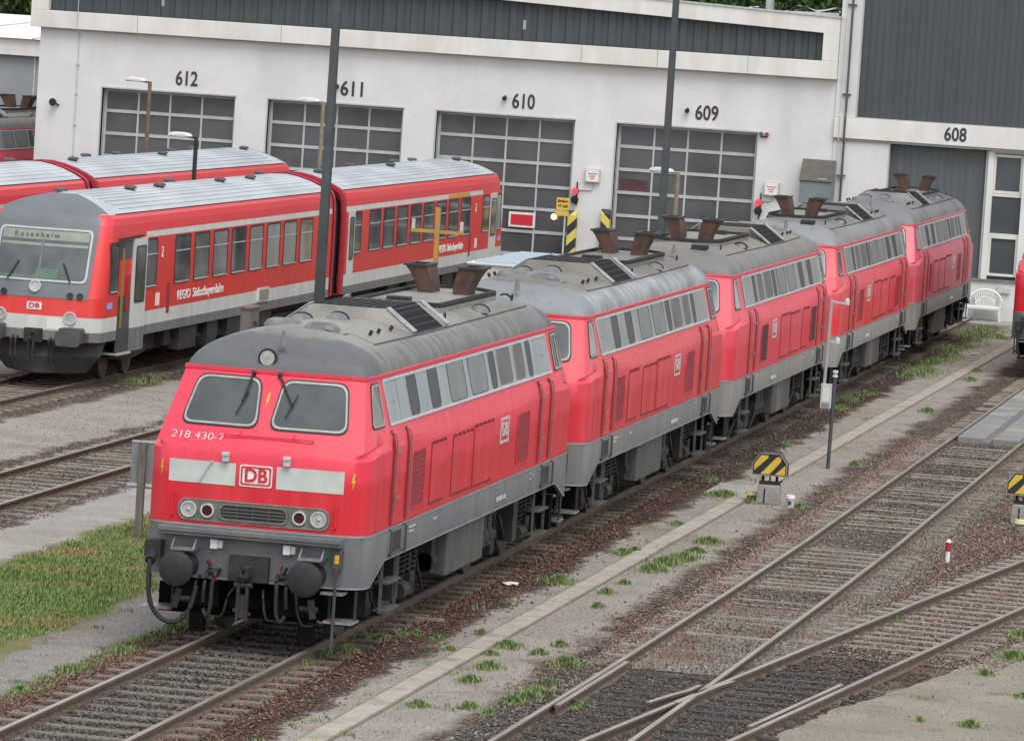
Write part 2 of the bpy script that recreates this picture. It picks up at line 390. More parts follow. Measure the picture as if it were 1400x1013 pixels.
def smooth_path(pts, n=60):
    ys = np.linspace(pts[0][1], pts[-1][1], n); c = np.polyfit([p[1] for p in pts], [p[0] for p in pts], 3)
    return [(float(np.polyval(c, y)), float(y)) for y in ys]
TG = 'railway tracks of the depot yard'
def track(label, xf, y0, y1, kind, step=.62, zj=.01, ystart=None):
    root = thing('railway_track', label, 'railway track', (0, 0, 0), 0, TG)
    ys = np.arange(y0, y1+.1, 2.0) if callable(xf) else np.array([y0, y1])
    X = xf if callable(xf) else (lambda y: xf)
    for s in (-.7525, .7525): rail('rail', [(X(y)+s, float(y)) for y in ys], root)
    P = []
    y = y0 if ystart is None else ystart
    while y < y1:
        P.append((X(y), y, 0, rnd.uniform(-zj, zj*.3))); y += step
    lay(root, P, kind); return root
track('track under the red diesel row, running from the bottom left corner to the 608 door', 0.0, -14, 90, 'w')
track('empty rusty track between the grass strip and the railcars', -8.67, -12, 90, 'c', .64, .03)
track('track under the near Rosenheim railcar at left', -14.47, 20, 90, 'c', .66)
track('track under the rear railcar, hidden behind the near railcar', -20.1, 40, 90, 'c', .66)
XR = lambda y: float(np.interp(y, [-14, -5, 2, 12, 20, 44, 90], [4.35, 4.56, 4.70, 4.85, 4.93, 4.97, 4.97]))+.7525
rt = track('right straight track with pale sleepers leading to the concrete slab', XR, -14, 90, 'c', .60, .035, 4.2)
P = [(XR(y), y, .03, rnd.uniform(-.02, 0)) for y in np.arange(-13.6, 4.0, .62)]; lay(rt, P, 'l')
dA = smooth_path([(4.35, -14), (5.48, -4.85), (6.02, -.61), (6.42, 1.9), (6.99, 6.89), (7.61, 11.51), (8.05, 15.56), (8.67, 19.98), (10.0, 29)], 50)
dC = [(x+1.505+.0*y, y) for x, y in dA]
dt = thing('railway_track', 'diverging track crossing the lower right corner through the rail frog', 'railway track', (0, 0, 0), 0, TG)
rail('rail', dA, dt); rail('rail', dC, dt)
def dmid(y): return float(np.interp(y, [p[1] for p in dA], [p[0] for p in dA]))+.7525
lay(dt, [(dmid(y), y, -.12, rnd.uniform(-.012, .003)) for y in np.arange(7.4, 29, .6)], 'c')
for nm, pts in (('check_rail', [(XR(y)-.7525+.105, y) for y in np.linspace(-2.0, 2.7, 8)]), ('check_rail', [(dmid(y)+.7525-.12, y) for y in np.linspace(-2.3, 2.3, 8)]),
                ('wing_rail', [(5.72, -1.0), (5.86, -.25), (6.02, .45), (6.08, 1.0)]), ('wing_rail', [(6.05, -.8), (6.2, .2), (6.30, 1.1), (6.42, 1.7)])):
    rail(nm, pts, dt, .006)
for k in proto.values(): bpy.data.objects.remove(k)
# concrete slab road between the right-hand rails
slabm = mat('wash_slab_concrete', (.20, .205, .20), (.16, .165, .16), rough=.8, scale=1.1, dirt=(.31, .295, .25), dscale=.5, dlo=.5, dhi=.6, damt=.6)
st = thing('concrete_slab', 'pale concrete slab panels with a drain slot between the right-hand rails', 'slab', (5.72, 44.2, 0))
for i in range(9):
    for a, b in ((-.68, -.09), (.09, .68)):
        mb = MB(); mb.box(a, b, i*3.0, i*3.0+2.97, -.19, -.008); mb.build('slab_panel', slabm, st, bevel=.01)
mb = MB(); mb.box(-.088, .088, -.9, 27, -.2, -.03); mb.build('drain_slot', mat('dark_drain', (.11, .10, .09), (.16, .145, .13), rough=.8, scale=2), st)
# ------------------------------------------------------------------ loose stones
def stones(name, label, spots, cols):
    N = len(spots); base = np.array([(1, 0, 0), (-1, 0, 0), (0, 1, 0), (0, -1, 0), (0, 0, 1), (0, 0, -1)], float)
    F0 = np.array([(0, 2, 4), (2, 1, 4), (1, 3, 4), (3, 0, 4), (2, 0, 5), (1, 2, 5), (3, 1, 5), (0, 3, 5)])
    g = np.random.default_rng(len(spots)); sp = np.array(spots)
    sc = sp[:, 3][:, None]*g.uniform(.4, .95, (N, 3)); sc[:, 2] *= .7
    v = base[None]*sc[:, None, :]+g.normal(0, .18, (N, 6, 3))*sp[:, 3][:, None, None]
    a = g.uniform(0, 2*PI, N); ca, sa = np.cos(a)[:, None], np.sin(a)[:, None]
    x = v[:, :, 0]*ca-v[:, :, 1]*sa; y = v[:, :, 0]*sa+v[:, :, 1]*ca
    v = np.stack([x, y, v[:, :, 2]], 2)+sp[:, None, :3]
    f = (F0[None]+(np.arange(N)*6)[:, None, None]).reshape(-1, 3)
    return mass(name, v.reshape(-1, 3), f, cols)
def mass(name, v, f, m):
    me = bpy.data.meshes.new(name); k = f.shape[1]
    me.vertices.add(len(v)); me.vertices.foreach_set('co', v.astype(np.float32).ravel())
    me.loops.add(f.size); me.loops.foreach_set('vertex_index', f.astype(np.int32).ravel())
    me.polygons.add(len(f)); me.polygons.foreach_set('loop_start', np.arange(0, f.size, k, dtype=np.int32)); me.polygons.foreach_set('loop_total', np.full(len(f), k, dtype=np.int32))
    me.materials.append(m); me.update(calc_edges=True); me.validate()
    o = bpy.data.objects.new(name, me); COL.objects.link(o); return o
def island_mat(name, cols, big=None, rough=.9, trans=0):
    m, n, l, b = nmat(name); b.inputs['Roughness'].default_value = rough; b.inputs['Specular IOR Level'].default_value = .25
    g = n.new('ShaderNodeNewGeometry'); r = n.new('ShaderNodeValToRGB'); l.new(g.outputs['Random Per Island'], r.inputs[0])
    e = r.color_ramp.elements; e[0].position = 0; e[0].color = (*cols[0], 1); e[1].position = 1; e[1].color = (*cols[-1], 1)
    for i, c in enumerate(cols[1:-1]): q = e.new((i+1)/(len(cols)-1)); q.color = (*c, 1)
    out = r.outputs[0]
    if big:
        tc = n.new('ShaderNodeTexCoord'); t = n.new('ShaderNodeTexNoise'); t.inputs['Scale'].default_value = big[1]; t.inputs['Detail'].default_value = 5; l.new(tc.outputs['Object'], t.inputs['Vector'])
        mr = n.new('ShaderNodeMapRange'); mr.inputs[1].default_value = big[2]; mr.inputs[2].default_value = big[3]; mr.inputs[4].default_value = big[4]; l.new(t.outputs['Fac'], mr.inputs[0])
        mx = n.new('ShaderNodeMix'); mx.data_type = 'RGBA'; l.new(mr.outputs[0], mx.inputs[0]); l.new(out, mx.inputs[6]); mx.inputs[7].default_value = (*big[0], 1); out = mx.outputs[2]
    l.new(out, b.inputs['Base Color'])
    return m
g0 = np.random.default_rng(3)
def scatter(n, x0, x1, y0, y1, r0=.02, r1=.042, keep=None):
    out = []
    for _ in range(n):
        x = g0.uniform(x0, x1); y = y0+(y1-y0)*g0.uniform(0, 1)**1.25
        if keep and not keep(x, y): continue
        out.append((x, y, GZ+.006+g0.uniform(0, .014), g0.uniform(r0, r1)))
    return out
bst = [(.13, .092, .072), (.225, .165, .13), (.155, .118, .098), (.32, .275, .23), (.18, .125, .098), (.26, .215, .18)]
gst = [(.085, .077, .07), (.20, .185, .165), (.125, .115, .10), (.32, .30, .265), (.17, .15, .125), (.235, .21, .18)]
dst = [(.04, .038, .036), (.085, .08, .075), (.055, .05, .046), (.15, .135, .12), (.07, .062, .055)]
lst = [(.075, .04, .03), (.16, .085, .06), (.10, .06, .045), (.24, .16, .12), (.13, .075, .055)]
off_sl = lambda y0, st, pr=.9: (lambda x, y: min((y-.06-y0) % st, st-(y-.06-y0) % st) > .058 or g0.uniform() > pr)
no_rail = lambda c: (lambda x, y: abs(abs(x-c)-.7525) > .08)
tag(stones('ballast_stones', '', scatter(6500, -.72, .72, -9, 4, keep=off_sl(-14, .62))+scatter(1200, -.72, .72, -9, -3, keep=off_sl(-14, .62)), island_mat('dark_ballast', dst+[(.2, .18, .16)])), kind='stuff')
tag(stones('brown_ballast_stones', '', scatter(13000, .84, 2.3, -9, 20, keep=lambda x, y: (off_sl(-14, .62, .6)(x, y) or x > 1.0) and g0.uniform() < ((2.35-x)/1.4)**1.7)+scatter(11000, .84, 2.2, 8, 62, keep=lambda x, y: g0.uniform() < ((2.25-x)/1.3)**1.7)+scatter(4500, -1.75, -.84, -9, 6), island_mat('red_brown_ballast', lst)), kind='stuff')
def turn(x, y): return y < 3.9+1.2*math.sin(x*2)
tag(stones('oily_ballast_stones', '', scatter(9000, .84, 1.9, 30, 66, .02, .04, lambda x, y: g0.uniform() < (2-x)/1.1)+scatter(5500, 5.05, 6.4, 24, 43.6, .02, .038, lambda x, y: g0.uniform() < min(1, (y-22)/16) and off_sl(4.2, .6)(x, y))+scatter(15000, 4.0, 8.2, -9, 9, .02, .042, lambda x, y: (turn(x, y) or (x > dmid(y)-.7 and y < 7.5)) and x < np.interp(y, [p[1] for p in edge], [p[0] for p in edge])-.03), island_mat('oily_ballast', dst)), kind='stuff')  # dark oily strip beside the rear locomotives also paints in under-train shade
def mainb(x, y): return y > 3.2+1.2*math.sin(x*2) and x < XR(y)+1.6 and not (x > dmid(y)-.8)
tag(stones('grey_ballast_stones', '', scatter(13000, 4.9, 7.0, 3, 11, .02, .042, lambda x, y: mainb(x, y) and (y < 8.5 or off_sl(4.2, .6)(x, y)))+scatter(12000, 4.9, 7.0, 10, 43.5, .018, .036, lambda x, y: mainb(x, y) and off_sl(4.2, .6)(x, y))+scatter(11000, -10.2, -7.1, -8, 40, .02, .04, off_sl(-12, .64))+scatter(9500, 6.5, 7.2, 5, 43, .018, .036, mainb)+scatter(1200, 3.9, 4.6, -9, 1), island_mat('grey_ballast', gst, ((.16, .105, .075), .7, .45, .62, .75))), kind='stuff')
tag(stones('loose_gravel', '', scatter(9000, 1.7, 3.9, -9, 45, .005, .014)+scatter(5000, 7.2, 12, -9, 14, .005, .015, lambda x, y: x > np.interp(y, [p[1] for p in edge], [p[0] for p in edge]))+scatter(3500, -2.85, -1.8, -9, 9, .005, .012)+scatter(2500, -12.3, -10.2, 5, 40, .008, .02), island_mat('loose_gravel_mix', bst+dst+gst)), kind='stuff')
tag(stones('mixed_ballast_stones', '', scatter(11000, 4.2, 4.95, 3, 44)+scatter(11000, 3.3, 4.75, 0, 45, keep=lambda x, y: g0.uniform() < ((x-3.3)/1.2)**2)+scatter(15000, 6.4, 9.8, 6, 34, .02, .042, lambda x, y: x < dmid(y)+1.9 and x > XR(y)+.85 and (abs(x-dmid(y)) > 1.25 or off_sl(7.4, .6)(x, y)))+scatter(1500, -10.4, -7.0, -8, 40), island_mat('mixed_ballast', bst)), kind='stuff')
# ------------------------------------------------------------------ grass
def blades(name, spots, m, hmin=.05, hmax=.15, w=.012):
    N = len(spots); sp = np.array(spots); g = np.random.default_rng(N)
    a = g.uniform(0, 2*PI, N); h = g.uniform(hmin, hmax, N)*sp[:, 2]; ln = g.uniform(.1, .9, N)*h; wd = w*g.uniform(.6, 1.5, N)
    d = np.stack([np.cos(a), np.sin(a), np.zeros(N)], 1); p = np.stack([-np.sin(a), np.cos(a), np.zeros(N)], 1)
    b0 = np.stack([sp[:, 0], sp[:, 1], np.full(N, GZ)], 1)
    mid = b0+d*(ln*.35)[:, None]; mid[:, 2] += h*.6
    tip = b0+d*ln[:, None]; tip[:, 2] += h
    v = np.stack([b0-p*wd[:, None], b0+p*wd[:, None], mid+p*(wd*.8)[:, None], mid-p*(wd*.8)[:, None], tip], 1).reshape(-1, 3)
    k = (np.arange(N)*5)[:, None]
    f = np.concatenate([k+np.array([[0, 1, 2]]), k+np.array([[0, 2, 3]]), k+np.array([[3, 2, 4]])], 0)
    return mass(name, v, f, m)
gc = [(.10, .175, .045), (.135, .22, .06), (.185, .27, .085), (.115, .195, .05), (.26, .285, .12)]
gm1 = island_mat('lawn_grass', gc, ((.30, .225, .10), .8, .47, .67, .85), .7)
gm2 = island_mat('weed_green', [(.09, .165, .05), (.14, .22, .075), (.22, .28, .12), (.12, .20, .065), (.30, .28, .14)], None, .7)
sp = []
for _ in range(150000):
    x = g0.uniform(-6.2, -2.6); y = -4+34*g0.uniform(0, 1)**1.5
    nz = (mnoise.noise(Vector((x*.9, y*.55, 0)))*1.3+mnoise.noise(Vector((x*2.6, y*2.0, 5)))*.8)
    if x < -5.85+.25*nz or x > -2.85+.18*nz-.10*max(0, 2-y): continue
    ed = min(x+5.85-.25*nz, -2.85+.18*nz-x)
    if ed < .35 and g0.uniform() > ed/.35: continue
    if nz < -.3 and g0.uniform() < .55: continue
    sp.append((x, y, .75+.35*nz*.5+g0.uniform(0, .35)))
tag(blades('grass', sp, gm1, .018, .068, .0075), kind='stuff')
TUFTS = [(-1.69,-4.08,0.12),(-1.66,-1.96,0.17),(-1.59,0.17,0.15),(-1.57,1.36,0.16),(-1.55,2.69,0.2),(-1.39,3.18,0.18),(-1.27,3.54,0.16),(0.84,0.58,0.08),(0.86,1.5,0.14),(1.07,2.16,0.14),(0.98,3.56,0.12),(1.19,3.63,0.12),(1.31,4.35,0.1),(1.51,4.5,0.08),(1.81,4.28,0.06),(1.93,4.19,0.07),(2.25,3.21,0.08),(2.3,5.19,0.09),(2.89,4.12,0.18),(2.85,3.14,0.1),(3.42,3.66,0.12),(3.53,4.69,0.12),(3.08,1.82,0.18),(3.12,0.41,0.15),(2.98,-2.23,0.13),(3.59,-1.95,0.13),(3.96,-2.41,0.11),(3.9,3.0,0.16),(4.14,-0.39,0.25),(3.99,-1.16,0.17),(4.11,0.66,0.15),(2.11,12.14,0.25),(3.16,14.82,0.24),(3.18,15.89,0.31),(3.35,16.77,0.29),(3.35,18.0,0.15),(3.31,19.63,0.22),(3.02,11.26,0.13),(3.21,9.45,0.1),(3.06,12.7,0.1),(2.31,16.85,0.17),(2.43,17.33,0.12),(3.98,2.89,0.2),(4.79,-1.04,0.15),(2.31,27.94,0.27),(2.39,22.04,0.12),(1.66,30.77,0.13),(2.95,27.12,0.16),(3.9,26.94,0.12),(1.83,40.1,0.12),(1.45,53.58,0.28),(1.58,55.86,0.22),(1.62,50.71,0.21),(1.83,64.3,0.46),(1.97,65.72,0.51),(1.82,69.78,0.44),(4.1,29.96,0.08),(3.71,36.56,0.12),(3.51,52.12,0.21),(3.35,63.73,0.19),(1.62,75.49,0.42),(1.27,83.55,0.58),(1.43,85.88,0.49),(2.38,82.27,0.31),(3.17,67.24,0.16),(9.62,7.75,0.24),(9.48,10.3,0.22),(9.72,0.43,0.15),(9.06,0.48,0.07),(10.11,3.61,0.1),(9.43,5.62,0.12),(7.51,11.02,0.11),(-13.17,42.09,0.32),(-13.12,43.44,0.32)]
sp = []
for x, y, r in TUFTS:
    n = int(700*min(1, r/.2)**1.6) if y < 30 else 420
    dark = 1.0
    for _ in range(n):
        a = g0.uniform(0, 2*PI); q = 1.15*r*abs(g0.normal(0, .6)); k = 1.5 if y > 40 else 1.0
        sp.append((x+q*math.cos(a)*1.0, y+q*math.sin(a)*1.6*k, (.6+min(r, .3)*2.2)*max(.35, 1.1-q/r*.5)))
for _ in range(170):
    y = -8+60*g0.uniform()**1.6; x = g0.choice([1.95, 3.6, 2.8, -1.7, -2.75, 2.36, 9.4, 2.7])+g0.normal(0, .22); k = g0.uniform(.25, .7)
    for _ in range(int(g0.uniform(5, 40))): sp.append((x+g0.normal(0, .05+.05*k), y+g0.normal(0, .10), k*g0.uniform(.5, 1.2)))
for _ in range(1500):
    y = -5+10*g0.uniform(); sp.append((-1.62+.09*math.sin(y*3)+g0.normal(0, .09), y+g0.normal(0, .2), .45))
for _ in range(2600):
    y = g0.uniform(62, 88); sp.append((1.85+g0.normal(0, .28)+.25*math.sin(y*.9), y, .7))
tag(blades('weeds', sp, gm2, .03, .13, .008), kind='stuff')
# cable trough with concrete cover slabs, and a cover chamber
troughm = mat('trough_concrete', (.36, .325, .275), (.29, .26, .22), rough=.9, scale=4, dirt=(.2, .17, .14), dscale=1.5, dlo=.55, dhi=.75)
mb = MB(); dz = GZ+.03; y = -9.0
tx = lambda y: 2.52+.0056*y
while y < 86:
    a, b = tx(y), tx(y+.5); jz = rnd.uniform(-.006, .006)
    mb.box(a-.15, b+.15, y+.006, y+.494, GZ-.05, dz+jz)
    y += .5
tr = thing('cable_trough', 'long straight concrete cable trough crossing the yard from bottom centre to the shed', 'cable trough')
mb.build('trough_cover', troughm, tr, bevel=.006)
mb = MB()
for s in (-1, 1):
    mb.loft([[(tx(y)+s*.17-.02, y, GZ-.05), (tx(y)+s*.17+.02, y, GZ-.05), (tx(y)+s*.17+.02, y, GZ+.02), (tx(y)+s*.17-.02, y, GZ+.02)] for y in np.linspace(-9, 86, 40)], True)
mb.build('trough_wall', mat('trough_edge', (.2, .165, .135), (.15, .125, .10), rough=.9, scale=4), tr)
ch = thing('cover_chamber', 'grey rectangular concrete chamber lid beside the striped stop lantern', 'chamber cover', (2.62, 29.2, GZ))
for i in range(3): mb = MB(); mb.box(-.62, .35, -.95+i*.63, -.35+i*.63, 0, .035); mb.build('cover_plate', mat('chamber_lid', (.3, .3, .285), (.25, .245, .23), rough=.85, scale=4), ch, bevel=.008)
mb = MB(); mb.box(-.7, -.63, -1.0, 1.0, 0, .03); mb.box(.36, .43, -1.0, 1.0, 0, .03); mb.build('frame', troughm, ch)
# ------------------------------------------------------------------ diesel locomotive
LEN = 16.4
ZB, ZC, ZU, ZG, HR = 1.60, 2.60, 2.70, 3.64, .56       # frame line, crease, foot of raked part, gutter, roof rise
def outl_params(z):
    if z <= ZC+1e-6: return .62, 1.52, (1.16, .03), (1.52, 1.02), .985
    s = max(0, min(1, (z-ZU)/(ZG-ZU)))
    if z < ZU:
        t = (z-ZC)/(ZU-ZC)
        return .62+.05*t, 1.52-.02*t, (1.16+.26*t, .03+.08*t), (1.52-.02*t, 1.02+1.08*t), .985-.04*t
    return .67+.69*s, 1.50-.22*s, (1.42-.18*s, .06+.05*(1-s)), (1.50-.22*s, 2.1), .945-.01*s
def half_front(z):
    """plan outline of the front quarter, from the centre line to the flank, x >= 0"""
    f, hw, (ax, ab), (bx, by), cf = outl_params(z); pts = []
    for i in range(9):
        x = ax*i/8; pts.append((x, f+ab*(x/ax)**2))
    A = Vector((ax, f+ab)); B = Vector((bx, by)); Cc = Vector((bx*cf, f+ab+.035))
    if z > ZU-.001: Cc = A.lerp(B, .12)+Vector((.035, 0))
    for i in range(1, 9):
        t = i/8; q = A*(1-t)**2+Cc*(2*t*(1-t))+B*t*t; pts.append((q.x, q.y))
    return pts
def outline(z):
    h = half_front(z); hw = h[-1][0]
    right = h+[(hw, y) for y in (3.5, 5, 6.6, 8.2)]
    right += [(x, LEN-y) for x, y in reversed(h+[(hw, y) for y in (3.5, 5, 6.6)])]
    left = [(-x, y) for x, y in reversed(right[1:-1])]
    return right+left
def interp(pts, key, val, u):
    for a, b in zip(pts, pts[1:]):
        if min(a[key], b[key])-1e-9 <= u <= max(a[key], b[key])+1e-9:
            t = 0 if abs(b[key]-a[key]) < 1e-9 else (u-a[key])/(b[key]-a[key])
            return a[val]+(b[val]-a[val])*t
    return pts[-1][val] if abs(u-pts[-1][key]) < abs(u-pts[0][key]) else pts[0][val]
def front_y(x, z): return interp(half_front(z), 0, 1, abs(x))
def crease_lift(y):
    y = min(y, LEN-y); return .15*(max(0, min(1, (y-.75)/1.3)) if y < 2.3 else max(0, 1-(y-2.3)/3))
def side_x(y, z):
    y = min(y, LEN-y); z -= crease_lift(y)*max(0, 1-abs(z-2.78)/.24); h = half_front(z)
    return h[-1][0] if y >= h[-1][1] else interp(h, 1, 0, y)
def fr(x, z, o):                       # point on the front face, pushed out by o
    e = .01; p = Vector((x, front_y(x, z), z))
    dx = Vector((x+e, front_y(x+e, z), z))-Vector((x-e, front_y(x-e, z), z))
    dz = Vector((x, front_y(x, z+e), z+e))-Vector((x, front_y(x, z-e), z-e))
    n = dx.cross(dz).normalized()
    if n.y > 0: n = -n
    return tuple(p+n*o)
def sd_(sgn):
    def g(y, z, o):
        e = .01; p = Vector((side_x(y, z), y, z))
        dy = Vector((side_x(y+e, z), y+e, z))-Vector((side_x(y-e, z), y-e, z))
        dz = Vector((side_x(y, z+e), y, z+e))-Vector((side_x(y, z-e), y, z-e))
        n = dy.cross(dz).normalized()
        if n.x < 0: n = -n
        q = p+n*o; return (sgn*q.x, q.y, q.z)
    return g
def rearize(fn):                        # the other cab: half a turn about the middle of the locomotive
    def g(u, v, o):
        x, y, z = fn(u, v, o); return (-x, LEN-y, z)
    return g
def roof_z(x, y=8.2):
    t = max(0, 1-(x/1.28)**2); return ZG+HR*math.sqrt(t)
def rf(x, y, o):
    n = Vector((x*HR/1.28**2*1.0, 0, math.sqrt(max(.05, 1-(x/1.28)**2)))).normalized(); p = Vector((x, y, roof_z(x)))+n*o
    return tuple(p)
def make_loco(root, mt, number=None):
    red, roofm, framem, silver = mt
    # ---- body shell
    mb = MB(); zs = [ZB, 1.8, 2.1, 2.35, ZC-.01, ZC+.03, ZU-.02, ZU, 2.95, 3.1, 3.3, 3.5, ZG]
    def lift(y, z):
        return z+crease_lift(y)*max(0, 1-abs(z-(ZU if z > ZC+.05 else ZC))/.18)
    mb.loft([[(x, y, lift(y, z)) for x, y in outline(z)] for z in zs])
    body = mb.build('body', red, root, smooth=38)
    mb = MB()                                                        # rain gutter
    o1 = [(x*1.018, 8.2+(y-8.2)*1.004) for x, y in outline(ZG)]
    mb.loft([[(x, y, ZG-.015) for x, y in outline(ZG)], [(x, y, ZG-.02) for x, y in o1], [(x, y, ZG+.025) for x, y in o1], [(x, y, ZG+.03) for x, y in outline(ZG)]])
    mb.build('gutter', red, body)
    # ---- roof dome
    mb = MB(); rings = []
    for k in range(10):
        a = math.radians(86)*k/9; hw = 1.28*math.cos(a); f = 1.36+1.75*(1-math.cos(a))**1.0; z = ZG+.005+HR*math.sin(a)
        ax = hw*(.968-.25*k/9); by = f+.06+.55*math.sin(a)+.66*(1-k/9)**3
        h = [(ax*i/6, f+.06*(i/6)**2*(hw/1.28)) for i in range(7)]
        A = Vector(h[-1]); B = Vector((hw, by)); Cc = Vector((hw*.985, f+.10))
        for i in range(1, 7):
            t = i/6; q = A*(1-t)**2+Cc*(2*t*(1-t))+B*t*t; h.append((q.x, q.y))
        right = h+[(hw, y) for y in (3.9, 5.5, 7, 8.2)]
        right += [(x, LEN-y) for x, y in reversed(h+[(hw, y) for y in (3.9, 5.5, 7)])]
        ring = right+[(-x, y) for x, y in reversed(right[1:-1])]
        rings.append([(x, y, z) for x, y in ring])
    mb.loft(rings)
    n = len(rings[-1]); R = rings[-1]
    mb.add(R, [tuple(range(n))])
    roof = mb.build('roof', roofm, root, smooth=40)
    # seams and panels of the removable roof sections
    mb = MB()
    def seam(pts, w=.022):
        for a, b in zip(pts, pts[1:]):
            a, b = Vector(a), Vector(b); d = (b-a).normalized(); nrm = Vector((-d.y, d.x))*w/2; m = max(1, int((b-a).length/.12))
            for i in range(m):
                p, q = a.lerp(b, i/m), a.lerp(b, (i+1)/m)
                mb.add([rf(p.x+nrm.x, p.y+nrm.y, .012), rf(q.x+nrm.x, q.y+nrm.y, .012), rf(q.x-nrm.x, q.y-nrm.y, .012), rf(p.x-nrm.x, p.y-nrm.y, .012)], [(0, 1, 2, 3)])
    for s in (-1, 1):
        seam([(s*.62, 2.9), (s*.98, 2.95), (s*1.0, 6.0), (s*.97, 14.0)]); seam([(s*.35, 2.6), (s*.62, 2.62), (s*.62, 2.9)])
        seam([(s*.2, 6.05), (s*1.0, 6.05)], .03)
    seam([(-.97, 14.0), (.97, 14.0)]); seam([(-1.0, 9.0), (1.0, 9.0)], .015)
    mb.build('panel_seam', black, roof, recalc=False)
    for s in (-1, 1):
        for y in (3.4, 3.9, 4.7, 5.5):
            mb = MB(); p = Vector(rf(s*.8, y, .02)); mb.bar(p, p+Vector((s*.03, 0, .07)), .02, .05); mb.build('lifting_lug', darkiron, roof)
        mb = MB(); p = Vector(rf(s*.85, 8.2, 0)); mb.tube([p+Vector((0, .06*math.cos(a), .06+.06*math.sin(a))) for a in np.linspace(-.6, PI+.6, 9)], .012, 5); mb.build('lifting_ring', darkiron, roof)
        mb = MB(); p = Vector(rf(s*.8, 13.6, 0)); mb.tube([p+Vector((0, .06*math.cos(a), .06+.06*math.sin(a))) for a in np.linspace(-.6, PI+.6, 9)], .012, 5); mb.build('lifting_ring', darkiron, roof)
    # fan hatch: raised wedge with black mesh
    hz = 4.33; y0, y1 = 5.45, 7.75
    def hatch_pt(k, y, dz=0):
        return [(-.98, y, roof_z(.98)+.02+dz), (-.56, y, hz+dz), (.56, y, hz+dz), (.98, y, roof_z(.98)+.02+dz)][k]
    mb = MB(); ra = [hatch_pt(k, y0) for k in range(4)]; rb = [hatch_pt(k, y1) for k in range(4)]
    low = [(x, y0-.18 if i in (1, 2) else y0, roof_z(x)-.02) for i, (x, y, z) in enumerate(ra)]
    lowb = [(x, y1, roof_z(x)-.02) for x, y, z in rb]
    mb.loft([low, ra, [hatch_pt(k, y0+.3) for k in range(4)]], closed=False); mb.loft([[hatch_pt(k, y1-.3) for k in range(4)], rb, lowb], closed=False)
    for k in range(4): mb.bar(Vector(hatch_pt(k, y0+.25))-Vector((0, 0, .02)), Vector(hatch_pt(k, y1-.25))-Vector((0, 0, .02)), .04, .03)
    fan = mb.build('fan_hatch', palegrey if mt[1].name.endswith('pale') else roofm, root)
    mb = MB(); ya, yb = y0+.3, y1-.3
    mb.loft([[hatch_pt(k, ya, -.03) for k in range(4)], [hatch_pt(k, yb, -.03) for k in range(4)]], closed=False)
    for k in range(3):
        A0, A1, B0, B1 = [Vector(q) for q in (hatch_pt(k, ya), hatch_pt(k+1, ya), hatch_pt(k, yb), hatch_pt(k+1, yb))]
        m = 8 if k == 1 else 4
        for i in range(m+1): mb.bar(A0.lerp(A1, i/m), B0.lerp(B1, i/m), .02, .03)
        for i in range(11): mb.bar(A0.lerp(B0, i/10), A1.lerp(B1, i/10), .02, .03)
    mb.build('fan_grille', black, fan)
    for s in (-1, 1):
        pa, pb = [Vector(hatch_pt(k if s < 0 else 3-k, 0)) for k in (0, 1)]
        for yy in (y0+.02, y1-.02): mb = MB(); mb.bar(pa+Vector((0, yy+.13, .025)), pb+Vector((0, yy+.13, .025)), .26 if yy < 6 else .2, .02); mb.build('hatch_edge', MATS['roof_fitting_pale'], fan)
    # exhaust hatch plate with rim
    mb = MB(); P = [(-.66, 8.75), (.66, 8.75), (.66, 13.0), (.3, 13.5), (-.3, 13.5), (-.66, 13.0)]
    mb.prism(P, lambda u, v, w: (u, v, w), 4.0, 4.225)
    ex = mb.build('exhaust_hatch', roofm, root)
    mb = MB(); Pi = inset(P, .05); mb.ring(P, Pi, lambda u, v, w: (u, v, w), 4.2, 4.275)
    mb.build('hatch_rim', darkiron, ex)
    for s in (-1, 1):                                                # two flared stacks leaning outwards
        mb = MB(); rings = []
        for k in range(6):
            t = k/5; cx = s*(.28+.15*t**1.7); hx = .115+.055*t**1.5; hy = .30+.08*t; z = 4.22+.43*t
            rings.append([(cx-hx, 12.3-hy, z), (cx+hx, 12.3-hy, z), (cx+hx, 12.3+hy, z), (cx-hx, 12.3+hy, z)])
        mb.loft(rings)
        for k in range(5, -1, -1): rings[k] = [(x*.93+.07*(s*.36), 12.3+(y-12.3)*.9, z) for x, y, z in rings[k]]
        mb.loft(rings[::-1]); r0 = rings[5]
        st = mb.build('exhaust_stack', rust, root, smooth=30)
        mb = MB(); cx = s*.43; mb.ring([(cx-.19, 11.9), (cx+.19, 11.9), (cx+.19, 12.7), (cx-.19, 12.7)], [(cx-.13, 11.99), (cx+.13, 11.99), (cx+.13, 12.61), (cx-.13, 12.61)], lambda u, v, w: (u, v, w), 4.63, 4.665)
        mb.build('stack_collar', black, st)
    # roof fittings: domes, pods, boxes
    for x, y in ((-.45, 4.55), (.02, 4.75), (.82, 10.9), (-.82, 10.9)):
        mb = MB(); z = roof_z(x)-.02
        mb.loft([[(x+math.cos(a)*.16*math.cos(t), y+math.sin(a)*.22*math.cos(t), z+.11*math.sin(t)) for a in np.linspace(0, 2*PI, 14, False)] for t in np.linspace(0, 1.45, 5)], False)
        mb.add([(x+math.cos(a)*.02, y+math.sin(a)*.03, z+.11) for a in np.linspace(0, 2*PI, 14, False)], [tuple(range(14))])
        d = mb.build('vent_dome', MATS['roof_fitting'], root, smooth=60)
        mb = MB(); mb.tube([(x+.15*math.cos(a), y+.1, z+.112*math.sin(a)) for a in np.linspace(0, PI, 10)], .018, 5); mb.build('dome_strap', black, d)
